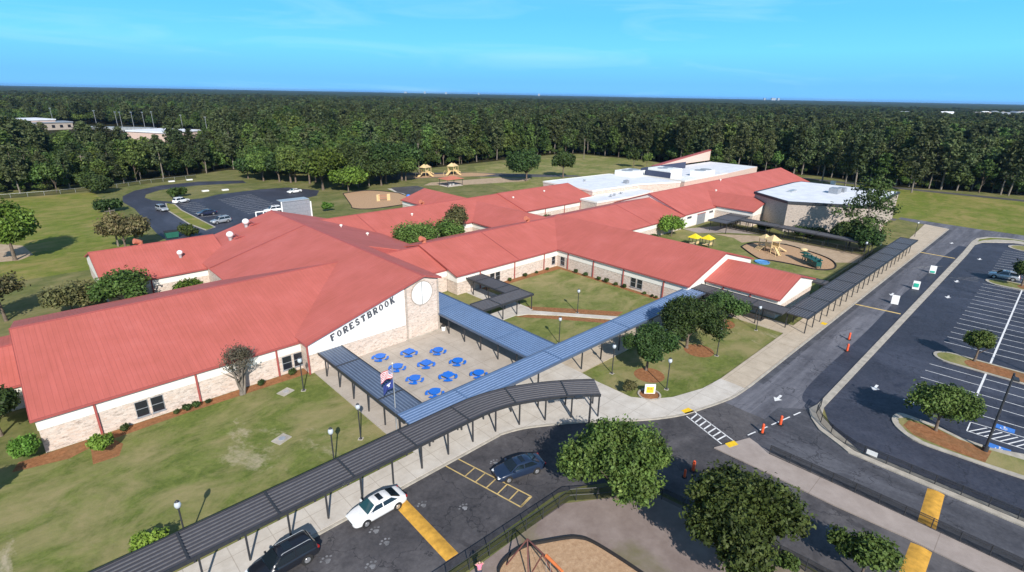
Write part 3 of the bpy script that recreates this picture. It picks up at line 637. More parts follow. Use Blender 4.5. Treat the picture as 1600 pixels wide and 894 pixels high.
b=MB(); b.box(38.72,38.78,58.55,58.60,4.98,8.26); b.build('mullion','dark_post',ds)
b=MB().add([],[])
N=36; ring=[(38.75+r*math.cos(2*PI*i/N),y,6.62+r*math.sin(2*PI*i/N)) for r,y in ((1.66,58.56),(1.80,58.56),(1.80,58.66),(1.66,58.66)) for i in range(N)]
b.add(ring,[(k*N+i,k*N+(i+1)%N,((k+1)%4)*N+(i+1)%N,((k+1)%4)*N+i) for k in range(4) for i in range(N)]); b.build('round_frame','tan_brick',ds)
# lettering, each letter built from strokes with slab serifs, on a slope that follows the roof edge
G={'F':[(.16,0,.16,1,.17),(.16,.95,.66,.95,.1),(.16,.52,.5,.52,.1),(.02,.04,.32,.04,.08),(.02,.96,.2,.96,.08),(.64,.78,.64,.98,.09)],
'O':['o'],'R':[(.16,0,.16,1,.17),(.02,.04,.32,.04,.08),(.16,.95,.45,.95,.1),(.16,.5,.45,.5,.1),('a',.43,.725,.225,-90,90,.14),(.36,.48,.66,.03,.15),(.58,.04,.76,.04,.08)],
'E':[(.16,0,.16,1,.17),(.03,.95,.64,.95,.1),(.16,.52,.5,.52,.1),(.03,.05,.66,.05,.1),(.62,.78,.62,.98,.09),(.65,.02,.65,.24,.09)],
'S':[('a',.34,.73,.21,40,270,.14),('a',.34,.28,.22,-140,90,.14),(.53,.74,.53,.98,.08),(.12,.02,.12,.26,.08)],
'T':[(.35,0,.35,1,.17),(.03,.95,.67,.95,.1),(.2,.04,.5,.04,.08),(.06,.74,.06,.97,.09),(.64,.74,.64,.97,.09)],
'B':[(.16,0,.16,1,.17),(.02,.05,.42,.05,.1),(.02,.95,.42,.95,.1),(.16,.52,.42,.52,.1),('a',.41,.735,.215,-90,90,.14),('a',.43,.285,.235,-90,90,.15)],
'K':[(.16,0,.16,1,.17),(.02,.04,.32,.04,.08),(.02,.96,.32,.96,.08),(.18,.42,.6,.95,.11),(.34,.6,.64,.04,.16),(.54,.04,.76,.04,.08),(.48,.96,.7,.96,.08)]}
TA=math.atan(.31); ca,sa=math.cos(TA),math.sin(TA)
for i,chh in enumerate('FORESTBROOK'):
    H_=.86; ox=25.1+i*.905*ca; oz=3.50+i*.905*sa
    mb=MB(); q=[0]
    def pt(x,z,y): x*=.88; z*=H_; x+=z*.12; return (ox+x*ca-z*sa,y,oz+x*sa+z*ca)
    def stroke(poly):
        y=58.555-.0012*q[0]; q[0]+=1
        mb.add([pt(x,z,y) for x,z in poly]+[pt(x,z,58.61) for x,z in poly],[tuple(range(len(poly)))]+[(k,k+len(poly),(k+1)%len(poly)+len(poly),(k+1)%len(poly)) for k in range(len(poly))])
    for g in G[chh]:
        if g=='o':
            for k in range(24):
                a,b2=2*PI*k/24,2*PI*(k+1)/24
                stroke([(.38+.36*math.cos(a),.5+.5*math.sin(a)),(.38+.36*math.cos(b2),.5+.5*math.sin(b2)),(.38+.13*math.cos(b2),.5+.36*math.sin(b2)),(.38+.13*math.cos(a),.5+.36*math.sin(a))]); q[0]=0
        elif g[0]=='a':
            _,cx,cy,r,a0,a1,wd=g; n=8; wd*=1.6
            for k in range(n):
                a,b2=R(a0+(a1-a0)*k/n),R(a0+(a1-a0)*(k+1)/n)
                stroke([(cx+(r+wd/2)*math.cos(a),cy+(r+wd/2)*math.sin(a)),(cx+(r+wd/2)*math.cos(b2),cy+(r+wd/2)*math.sin(b2)),(cx+(r-wd/2)*math.cos(b2),cy+(r-wd/2)*math.sin(b2)),(cx+(r-wd/2)*math.cos(a),cy+(r-wd/2)*math.sin(a))]); q[0]-=1
            q[0]+=1
        else:
            x0,z0,x1,z1,wd=g; d=Vector((x1-x0,z1-z0)).normalized(); wd*=1.75; nx,nz=-d.y*wd/2,d.x*wd/2
            stroke([(x0+nx,z0+nz),(x1+nx,z1+nz),(x1-nx,z1-nz),(x0-nx,z0-nz)])
    mb.build('letter','letter_charcoal',sp,0,False)
lg=MB()
lg.extr([(33.5+.8*(1 if k%2 else .6)*math.cos(2*PI*k/20),58.59,4.6+.8*(1 if k%2 else .6)*math.sin(2*PI*k/20)) for k in range(20)],(0,.03,0)); lg.build('faded_emblem','logo_yellow',sp)
# windows, downspouts
def window_u(u0,u1,z0,z1,v,root=school):
    f=MB(); t=.05
    f.box(u0,u1,v-.05,v+.02,z0,z0+t); f.box(u0,u1,v-.05,v+.02,z1-t,z1); f.box(u0,u0+t,v-.05,v+.02,z0+t,z1-t); f.box(u1-t,u1,v-.05,v+.02,z0+t,z1-t); f.box(u0+t,u1-t,v-.05,v+.02,(z0+z1)/2-.03,(z0+z1)/2+.03); f.box(u0-.06,u1+.06,v-.10,v+.01,z0-.1,z0-.003)
    w=f.build('window','grey_metal',root); MB().box(u0+t,u1-t,v-.02,v+.01,z0+t,z1-t).build('pane','window_glass',w)
def window_v(v0,v1,z0,z1,u,root=school):
    f=MB(); t=.05
    f.box(u-.05,u+.02,v0,v1,z0,z0+t); f.box(u-.05,u+.02,v0,v1,z1-t,z1); f.box(u-.05,u+.02,v0,v0+t,z0+t,z1-t); f.box(u-.05,u+.02,v1-t,v1,z0+t,z1-t); f.box(u-.05,u+.02,v0+t,v1-t,(z0+z1)/2-.03,(z0+z1)/2+.03); f.box(u-.10,u+.01,v0-.06,v1+.06,z0-.1,z0-.003)
    w=f.build('window','grey_metal',root); MB().box(u-.02,u+.01,v0+t,v1-t,z0+t,z1-t).build('pane','window_glass',w)
for a in (4.45,5.85,19.55,20.95): window_u(a,a+1.15,.55,2.35,60.7)
window_u(60.0,61.1,.6,2.3,68.4); window_u(61.35,62.45,.6,2.3,68.4); window_u(76.6,77.6,.6,2.3,68.4)
for a in (48.0,49.35,66.3): window_v(a,a+1.1,.55,2.3,78.2)
for a,b in ((129.7,132),(141.8,144.1)): window_u(a,b,2.5,3.0,68.24)
def spout_u(u,v,z): MB().box(u-.09,u+.09,v-.2,v-.07,.05,z).build('downspout','red_trim',school)
def spout_v(v,u,z): MB().box(u-.2,u-.07,v-.09,v+.09,.05,z).build('downspout','red_trim',school)
for u in (1.35,10.3,19.0): spout_u(u,60.7,3.75)
spout_u(22.0-.1,58.6,4.1)
for u in (57.6,66.1,74.2): spout_u(u,68.4,3.5)
for v in (65.4,59.0,52.1,43.8): spout_v(v,78.2,3.5)
for v in (36.0,31.4): spout_v(v,84.1,3.25)
spout_u(13.6,99.6,3.5); spout_u(106,97.95,3.6); spout_u(114,97.95,3.6); spout_u(121,97.95,3.6)
# doors on the white service wall of the far wing
for u0,u1,zz in ((135.2,139.6,2.9),):
    d=MB().box(u0,u1,68.16,68.24,.05,zz).build('roller_door','grey_metal',school)
    MB().box(u0-.15,u1+.15,68.12,68.23,zz+.003,zz+.18).build('door_lintel','red_trim',d)
d=MB().box(43.2,45.2,71.10,71.19,.15,2.6).build('glass_door','window_glass',school); MB().box(44.17,44.23,71.06,71.095,.16,2.6).build('door_stile','grey_metal',d)
# roof seams (covers over the expansion joints)
def seam(pts,w=.22):
    a,b=Vector(pts[0]),Vector(pts[1]); d=(b-a).normalized(); s=d.cross(Vector((0,0,1))).normalized()*w/2
    MB().extr([a-s,b-s,b+s,a+s],(0,0,.05)).build('roof_joint','red_trim',school)
def onroof_u(u,vf,vr,ze,zr): seam([(u,vf-.3,ze-(zr-ze)/(vr-vf)*.3+.012),(u,vr,zr+.012)],.16)
onroof_u(67.0,68.4,79.3,3.75,6.85); onroof_u(112.2,68.4,79.3,3.75,6.85); onroof_u(10.8,60.7,75.5,4.0,8.0) if 0 else None
seam([(21.8,97.0,he+.02),(39,97.0,hz+.02)],.16); onroof_u(98.45,98,109,3.9,7.02); onroof_u(55.5,98,109,3.8,6.9)
# turbine and pipe vents standing on the roofs
def turbine(u,v,z,s=1.0):
    b=MB().lathe([(.28*s,-.5),(.28*s,.35*s),(.34*s,.36*s),(.34*s,.42*s)],(u,v,z)).build('roof_vent','galvanised',school,40)
    MB().ball((u,v,z+.85*s),.52*s,14,9,.9).build('vent_ball','bright_white',b,60)
def exhaust(u,v,z):
    b=MB(); b.tube((u,v,z-.4),(u,v,z+.9),.42,.42,12); b.tube((u,v,z+.7),(u-.9,v-.2,z+1.05),.42,.5,12); b.build('roof_exhaust','roof_orange',school,40)
def capvent(u,v,z):
    MB().lathe([(.14,-.3),(.14,.3),(.32,.31),(.28,.5),(.05,.58)],(u,v,z)).build('pipe_vent','white_fascia',school,40)
hall_z=lambda u: hz-sl*abs(u-39)
for px_,py_,zz in ((358,360,8.0),(384,348,8.2)):
    u,v=P(px_,py_,zz); v=min(v,113); z=hall_z(u)
    turbine(u,v,z,1.25)
    q=MB(); q.box(u+1.2,u+1.4,v-1.2,v+1.2,z-.2,z+.75); q.box(u+.2,u+2.4,v-1.3,v-1.15,z+.55,z+.72); q.build('equipment_rail','red_trim',school)
u,v=P(280,391,6.4); turbine(u,v,4.0+(v-99.6)*.298-.1,.9)
for px_,py_ in ((533,355),(574,364)):
    u,v=P(px_,py_,6.6); capvent(u,v,hall_z(u))
for u,v in ((67.5,104.8),(86.5,99.5),(100.7,105.2),(114,106)): capvent(u,v,3.8+(v-98)*.282 if v>98.2 else 4.6)
for u,v in ((168,78.6),(154.5,73.2)): capvent(u,v,4.0+(v-68.3)*.362 if u>165 else 6.5)
exhaust(54.0,80.2,6.6); exhaust(81.2,80.0,6.6); exhaust(74.2,110,6.5); exhaust(14.8,110.8,6.5)
# small hanging lamps and bin by the wall
t=empty('waste_bin',(41.9,58.1,.12),'small round white and black bin at the foot of the tall brick gable','bin')
MB().lathe([(.26,0),(.30,.02),(.33,.62),(.31,.64)],(41.9,58.1,.12),14).build('bin_body','bright_white',t,40)
MB().lathe([(.33,.641),(.35,.66),(.34,.80),(.2,.92),(.05,.95)],(41.9,58.1,.12),14).build('bin_lid','black_rubber',t,40)

# ------------------------------------------------------------------ flat-roofed block behind, gymnasium
flat=empty('flat_roof_block',(146,100,0),'low block with bright white flat roofs and rooftop units behind the red wings','building')
def flatroof(poly,z,wallm='blond_brick',root=None,par=.35,rm='white_membrane',trim='white_fascia'):
    MB().prism(poly,0,z).build('wall',wallm,root)
    n=len(poly); cx=sum(p[0] for p in poly)/n; cy=sum(p[1] for p in poly)/n
    r=MB().prism([(cx+(p[0]-cx)*.985,cy+(p[1]-cy)*.985) for p in poly],z+.003,z+.12).build('roof',rm,root)
    MB().strip(poly,.36,z-.25,z+par,True).build('parapet',trim,root)
    return r
flatroof([(127.9,99),(150,97.5),(166,91.5),(168,106),(161.5,118),(129,120.5)],5.9,'blond_brick',flat,.2)
flatroof([(120.6,91.5),(135.5,90.6),(144.6,91),(150,92),(150,97.2),(128.2,98.7),(127.7,97.8),(121,97.8)],4.4,'blond_brick',flat,.2)
flatroof([(168.2,91.2),(200,91.5),(201,116),(168.5,116)],6.0,'peach_wall',flat,.25)
b=MB(); b.box(168.6,200,108.9,109.2,6.13,8.6); b.build('screen_wall','wall_shade_blue',flat)
b=MB(); b.box(168.4,168.7,97,107,6.13,8.2); b.build('screen_wall','wall_shade_blue',flat)
MB().extr([(190,117,6.1),(236,117,6.1),(236,117,10.4),(190,117,6.6)],(0,1.2,0)).build('sloping_parapet','peach_wall',flat)
MB().extr([(190,116.8,6.6),(236,116.8,10.4),(236,116.8,10.75),(190,116.8,6.95)],(0,1.5,0)).build('parapet_cap','red_trim',flat)
MB().prism([(201.3,93),(236,95),(236,116.7),(201.3,116.7)],0,5.4).build('wall','peach_wall',flat); MB().prism([(201.4,93.1),(235.9,95.1),(235.9,116.6),(201.4,116.6)],5.41,5.5).build('roof','white_membrane',flat)
def unit(u,v,z,a,b,h,mat='bright_white'):
    o=MB().box(u-a/2,u+a/2,v-b/2,v+b/2,z,z+h).build('rooftop_unit',mat,flat)
    q=MB(); q.lathe([(a*.22,h+.003),(a*.22,h+.16)],(u-a*.22,v,z),14); q.lathe([(a*.22,h+.003),(a*.22,h+.16)],(u+a*.25,v,z),14); q.build('fan_guard','grey_metal',o)
unit(166,112,6.0,9,7,1.7); unit(173,102,6.1,8,9,2.9); unit(186,94.2,6.1,9,5,2.0); unit(148,101,6.0,1.4,1.4,1.0,'grey_metal')
for u,v in ((140,112),(133,94.5),(130.5,94),(137,95)): MB().lathe([(.3,0),(.3,.5),(.5,.51),(.4,.7)],(u,v,4.5 if v<97 else 6.0)).build('roof_vent','grey_metal',flat,40)
gym=empty('gymnasium',(168,48,0),'tan brick gymnasium with a white flat roof and dark eave behind the oval play area','gymnasium')
gp=[(154.3,61.5),(146.4,49.5),(156.8,33.8),(189.5,34.3),(187,60.5),(183,61.3)]
MB().prism(gp,0,7.6).build('wall','tan_brick',gym)
MB().prism(gp,7.9,8.0).build('roof','white_membrane',gym); MB().strip(gp,.7,7.45,8.06,True).build('eave_band','dark_post',gym)
for u,v,a,b,h in ((171,46,3.2,2.4,1.5),(175.5,45.5,2.2,2,1.2),(164,55,4,1.2,.35)):
    o=MB().box(u-a/2,u+a/2,v-b/2,v+b/2,8.0,8.0+h).build('rooftop_unit','grey_metal' if h>.4 else 'galvanised',gym)
MB().box(156,159,30.2,33.6,0,3.4).build('porch_wall','peach_wall',gym)

# exhaust ductwork unit standing in the yard behind the hall
duct=empty('dust_collector',(56,127,0),'grey ribbed plant screen with white pipe frames behind the hall roof','plant unit')
rr_=ray(462,313); tt=121/rr_[1]; ux,vx,ztop=rr_[0]*tt,121.0,CAMH+rr_[2]*tt; duct.location=(ux,vx,0)
b=MB()
for i in range(10): b.box(ux-3.2,ux+3.2,vx-.06+(.05 if i%2 else 0),vx+.06,.6+i*(ztop-.8)/10,.6+i*(ztop-.8)/10+(ztop-.8)/10-.03)
b.build('louvre_panel','grey_metal',duct); 
b=MB(); b.box(ux-3.2,ux+3.2,vx+.1,vx+3.0,ztop-.15,ztop); b.build('canopy_top','galvanised',duct)
b=MB()
for a in (-3.3,3.35): b.tube((ux+a,vx-.1,0),(ux+a,vx-.1,ztop-.6 if a>0 else ztop),.16)
for zz in (ztop-3.2,ztop-1.6): b.tube((ux-9,vx,zz),(ux-3.2,vx,zz),.14)
for a in (-9,-7.4,-6): b.tube((ux+a,vx,0),(ux+a,vx,ztop-1.5),.14)
b.build('pipe_frame','bright_white',duct)
# ------------------------------------------------------------------ covered walkways
def walkway(label,path,w,z,mat,posts,n_rib=8,joint=6.2,postmat='dark_post',pw=.13,beam=True):
    "ribbed metal roof swept along path; posts: list of (u,v)"
    root=empty('covered_walkway',(path[0][0],path[0][1],0),label,'covered walkway','covered walkways of the school')
    prof=[(-w/2,z-.14)]; step=w/n_rib
    for i in range(n_rib):
        o=-w/2+i*step
        prof+=[(o+.001,z+.004),(o+step*.9,z)]
    prof+=[(w/2,z+.03),(w/2,z-.14)]
    r=MB().sweep(prof,path).build('roof',mat,root)
    rb=MB()
    for i in range(1,n_rib):
        o=-w/2+i*step; rb.sweep([(o-.05,z-.02),(o-.035,z+.07),(o+.035,z+.07),(o+.05,z-.02)],path)
    rb.build('roof_ribs',{'blue_metal_roof':'rib_lit_blue','slate_metal_roof':'rib_lit_slate'}.get(mat,'rib_lit_grey'),r)
    g=MB()
    for s in (-1,1): g.sweep([(s*(w/2+.02),z-.2),(s*(w/2+.10),z-.2),(s*(w/2+.10),z+.10),(s*(w/2+.02),z+.10)],path)
    g.build('gutter',postmat if mat!='blue_metal_roof' else 'slate_metal_roof',r)
    # joint covers
    L=0; nxt=joint*.5
    for a,b in zip(path,path[1:]):
        a=Vector(a);b=Vector(b);d=(b-a); ln=d.length
        while nxt<L+ln:
            p=a+d*((nxt-L)/ln); dn=d.normalized()
            MB().cbox((p.x,p.y,z+.085),(.16,w+.02,.04),math.atan2(dn.y,dn.x)).build('joint_cover',postmat if mat!='blue_metal_roof' else 'blue_metal_roof',r); nxt+=joint
        L+=ln
    for a,b in posts:
        for p in ([a] if b is None else [a,b]): MB().cbox((p[0],p[1],(z-.16)/2),(pw,pw,z-.17),0).build('post',postmat,root)
        if b is not None and beam:
            a2=Vector(a);b2=Vector(b);m=(a2+b2)/2;d=b2-a2
            MB().cbox((m.x,m.y,z-.24),(d.length-.14,.11,.16),math.atan2(d.y,d.x)).build('beam',postmat,root)
    return root
# black one along the drop-off, straight and then bending away
fp=[(-12,36.0),(10,36.0),(24,36.0),(28,35.95)]+bez([(29.6,35.9),(31.6,35.6),(34.0,34.9),(37.2,33.35),(39.9,31.6),(42.0,29.95)],5)
def along(path,step,off,first=1.0):
    out=[];L=0;nxt=first
    for a,b in zip(path,path[1:]):
        a=Vector(a);b=Vector(b);d=b-a;ln=d.length
        while nxt<=L+ln+1e-4:
            p=a+d*((nxt-L)/ln); q=Vector((-d.y,d.x)).normalized()*off; out.append(((p.x+q.x,p.y+q.y),(p.x-q.x,p.y-q.y))); nxt+=step
        L+=ln
    return out
walkway('long black ribbed walkway roof that runs along the drop-off kerb and bends at its end',fp,3.1,3.0,'black_metal_roof',along(fp,3.05,1.28,.6),8,6.1)
# left one from the gable to the black one
lp=[(24.6,58.2),(24.6,38.7)]
walkway('blue grey walkway roof between the front lawn and the blue tables',lp,3.0,2.72,'slate_metal_roof',[((23.2,v),(26.0,v)) for v in (56.6,53.2,49.8,46.4,43.0,40.0)],8,9.5)
bp=[(23.1,38.5),(79.4,38.5)]
walkway('long bright blue walkway roof crossing behind the curved black one to the court wing',bp,3.3,2.84,'blue_metal_roof',[((u,36.98),(u,40.02)) for u in (24.6,28.6,32.4,36.2,40,48,52,56,60,64,68,72,76)],8,14,pw=.14)
rp=[(44.15,40.2),(44.15,66.5)]
walkway('wide blue walkway roof between the tall brick gable and the courtyard lawn',rp,5.2,2.70,'blue_metal_roof',[((41.8,v),(46.5,v)) for v in (42.5,46,49.5,53,56.6,60.4,64)],12,13)
ep=[(81.0,39.9),(81.0,24.6)]
walkway('dark walkway roof along the low annexe wall behind three round trees',ep,3.2,2.92,'black_metal_roof',[((79.7,v),(82.3,v)) for v in (38.6,35.2,31.8,28.4)],8,7)
kp=[(81.0,23.2),(150.5,22.9)]
walkway('very long dark walkway roof beside the straight side drive',kp,3.3,2.78,'black_metal_roof',[((81.6+3.28*i,21.75),(81.6+3.28*i,24.55)) for i in range(21)],9,6.6)
walkway('short dark walkway roof from the annexe end to the long side drive walkway',[(100.2,30.0),(100.2,25.0)],2.2,2.9,'black_metal_roof',[((99.3,29.6),(101.1,29.6)),((99.3,25.3),(101.1,25.3))],6,9)
sp_=[(56.1,68.3),(56.1,58.5)]
walkway('small dark entrance canopy reaching out from the courtyard wall',sp_,3.3,2.75,'black_metal_roof',[((54.6,v),(57.6,v)) for v in (66.6,62.6)],8,5)
walkway('dark canopy across the courtyard, between the blue walkway and the entrance canopy',[(47.2,56.75),(57.75,56.75)],3.2,2.70,'black_metal_roof',[((u,55.3),(u,58.1)) for u in (51.2,54.2,57.5)],8,7)
walkway('dark walkway roof in tree shade in front of the tan gymnasium',[(139.6,61.5),(138.8,27.5)],3.4,2.8,'black_metal_roof',[((138.1,60-4.6*i),(141,60-4.6*i)) for i in range(8)],8,9)
walkway('dark service canopy beside the white doors of the far wing',[(131,60.5),(144.5,60.5)],5.0,2.9,'black_metal_roof',[((u,58.3),(u,62.7)) for u in (132,138,144)],9,7)

# ------------------------------------------------------------------ round picnic tables
def make_table(square):
    t=empty('picnic_table',(0,0,0),'x','table')
    n=4 if square else 12; r=.98 if square else .80
    MB().prism([(r*math.cos(2*PI*i/n+(PI/4 if square else 0)),r*math.sin(2*PI*i/n+(PI/4 if square else 0))) for i in range(n)],.72,.78).build('tabletop','table_blue',t)
    MB().lathe([(.30,0),(.30,.03),(.06,.05),(.06,.72)],(0,0,0),10).build('pedestal','table_blue',t,40)
    for k in range(4):
        a=PI/2*k+(PI/4 if square else 0); c,s=math.cos(a),math.sin(a)
        w_=.50; AR=[a-w_+2*w_*i/6 for i in range(7)]
        MB().prism([(.95*math.cos(x),.95*math.sin(x)) for x in AR]+[(1.30*math.cos(x),1.30*math.sin(x)) for x in AR[::-1]],.42,.47).build('seat','table_blue',t)
        q=MB(); q.path([(.1*c,.1*s,.1),(.8*c,.8*s,.12),(1.12*c,1.12*s,.42)],.035,6); q.build('seat_arm','table_blue',t)
        if not square:
            pass
    return t
ta=make_table(False); tb=make_table(True); ua=ub=0
TBL=[((30.2,56.0),0,'blue round table nearest the brick base of the lettered wall'),((33.7,54.6),1,'blue square-topped table turned cornerwise, farthest back of its three kind'),((36.9,52.5),0,'blue round table nearest the foot of the tall brick gable'),
((30.4,52.2),0,'blue round table partly hidden behind the flag on its pole'),((33.6,50.5),1,'blue square-topped table turned cornerwise in the very middle of the ten tables'),((37,48.4),0,'blue round table second from the gable in the row beside the wide blue walkway'),
((30.4,48.3),0,'blue round table just right of the flag, third in the row by the grey walkway'),((33.8,46.2),1,'blue square-topped table turned cornerwise, nearest the camera of its three kind'),((37,44.2),0,'blue round table at the inner corner of the two bright blue walkway roofs'),((30.4,44.2),0,'blue round table nearest the camera, at the edge of the long blue walkway roof')]
for (u,v),sq,lb in TBL:
    if sq: place(tb,ub,(u,v,.124),R(8),lb,'table','blue picnic tables on the plaza',.9); ub=1
    else: place(ta,ua,(u,v,.124),R(44),lb,'table','blue picnic tables on the plaza',.86); ua=1

# ------------------------------------------------------------------ lamps and poles
lamp=empty('lamp_post',(0,0,0),'x','lamp post')
b=MB(); b.lathe([(.17,0),(.17,.08),(.09,.14),(.065,.3),(.06,3.5),(.12,3.52),(.12,3.58)],(0,0,0),10); b.build('pole','dark_post',lamp,40)
MB().lathe([(.10,3.58),(.20,3.66),(.25,3.86),(.20,4.06),(.09,4.13)],(0,0,0),12).build('globe','lamp_globe',lamp,50)
MB().lathe([(.12,4.131),(.17,4.15),(.05,4.28)],(0,0,0),10).build('cap','dark_post',lamp,40)
MB().cbox((0,0,.02),(.5,.5,.04)).build('base_pad','kerb_concrete',lamp)
LP=[((62.2,49.5),'dark globe lamp post standing alone on the courtyard lawn'),((51.6,44.0),'dark globe lamp post on the strip of lawn just behind the long blue walkway'),((50.2,33.8),'globe lamp post on the lawn edge left of the nearest round tree'),((52.0,27.1),'globe lamp post on the corner lawn right of the little yellow sign'),
((64.9,27.2),'globe lamp post right of the tallest round tree on the corner lawn'),((77.5,27.2),'globe lamp post at the far end of the corner lawn by the dark canopy'),((19.8,55.5),'globe lamp post on the front lawn near the wall windows'),((20.2,42.7),'globe lamp post on the lawn beside the grey walkway and flagpole'),
((16.3,40.4),'globe lamp post rising behind the black walkway, right of the drain slab'),((3.9,39.6),'globe lamp post behind the black walkway in the lower left of the lawn'),((167.9,24.6),'far globe lamp post at the end of the long side drive walk'),((133.5,27.5),'globe lamp post beside the fence of the oval play area')]
for i,((u,v),lb) in enumerate(LP): place(lamp,i,(u,v,.0),rnd.random()*6,lb,'lamp post','globe lamp posts',rnd.uniform(.96,1.03))
def floodpole(loc,h,a,label,mat='dark_post'):
    t=empty('light_pole',loc,label,'light pole','tall light poles')
    x,y,z=loc
    MB().lathe([(.28,0),(.28,.5),(.13,.52),(.09,h)],(x,y,z),10).build('pole',mat,t,40)
    c,s=math.cos(a),math.sin(a)
    MB().tube((x,y,z+h-.15),(x+1.0*c,y+1.0*s,z+h-.05),.05).build('arm',mat,t)
    MB().cbox((x+1.3*c,y+1.3*s,z+h-.05),(.75,.42,.16),a).build('lamp_head',mat,t)
floodpole((65.4,-.9,.14),8.8,R(190),'tall dark light pole on the tree island of the right parking lot')
floodpole((90.2,-4.6,.14),8.8,R(190),'tall dark light pole on the island behind the first parking row')
u,v=P(918,690); floodpole((u,v,0),5.4,R(150),'slim dark light pole beside the big tree at the road bend','dark_post')

def upole(px,top,h,label,lean=0,tr=False):
    u,v=P(*px); t=empty('utility_pole',(u,v,0),label,'utility pole','utility poles at the edge of the woods')
    MB().tube((u,v,0),(u,v,h),.20,.13,8).build('pole','wood_pole',t)
    MB().cbox((u,v,h-.6),(2.0,.12,.14),R(20)).build('crossarm','wood_pole',t)
    if tr: MB().lathe([(.32,0),(.36,.05),(.36,.9),(.1,1.0)],(u+.5,v-.3,h*.38),10).build('transformer','bright_white',t,40)
upole((137,289),0,10.4,'leaning wooden utility pole with a white can in front of the left woods',0,True)
upole((577,291),0,13.0,'wooden utility pole rising before the dark oaks behind the back play area')
upole((655,272),0,13.0,'wooden utility pole right of the dark oaks by the two beige play towers')
upole((912,249),0,11.0,'pale utility pole in front of the woods behind the white roofs')
upole((185,385),0,8.5,'grey pole with a white can among the shrubs left of the rear lot',0,True)

# flagpole and flags
t=empty('flagpole',(23.7,41.6,0),'tall slim flagpole where the two walkway roofs meet','flagpole')
MB().lathe([(.16,0),(.16,.1),(.07,.12),(.045,7.7)],(23.7,41.6,0),10).build('pole','galvanised',t,40); MB().ball((23.7,41.6,7.76),.09,10,6).build('finial','logo_yellow',t,60)
wd=Vector((-.72,.55,0)).normalized()
def flag(name,label,z0,L,H_,paint,nx,ny,sag):
    mb=MB(); vs=[]
    for i in range(nx+1):
        for j in range(ny+1):
            a=i/nx; x=a*L*.86; w=.13*math.sin(a*9+j*.25)*a**.5; z=z0-H_*(1-j/ny)-sag*a**1.3-.05*math.sin(a*7)
            vs.append((23.7+.05+wd.x*x-wd.y*w,41.6+wd.y*x+wd.x*w,z))
    fs=[(i*(ny+1)+j,(i+1)*(ny+1)+j,(i+1)*(ny+1)+j+1,i*(ny+1)+j+1) for i in range(nx) for j in range(ny)]
    mb.v=vs; mb.f=fs; mb.mi=[paint(i,j) for i in range(nx) for j in range(ny)]
    o=mb.build(name,['flag_red','flag_white','flag_blue'],None,40,False); tag(o,label,'flag'); return o
def us(i,j):
    if i<10 and j>=6: return 1 if (i%2==1 and j%2==1) else 2
    return 0 if j%2==0 else 1
flag('flag','striped red and white flag with a blue canton flying from the pole',7.3,1.5,1.05,us,26,13,.75)
flag('flag','dark blue flag hanging below the striped one on the pole',6.05,1.3,.9,lambda i,j: 1 if (9<=i<=11 and 4<=j<=9) or (7<=i<=13 and 8<=j<=9) else 2,22,13,.95)

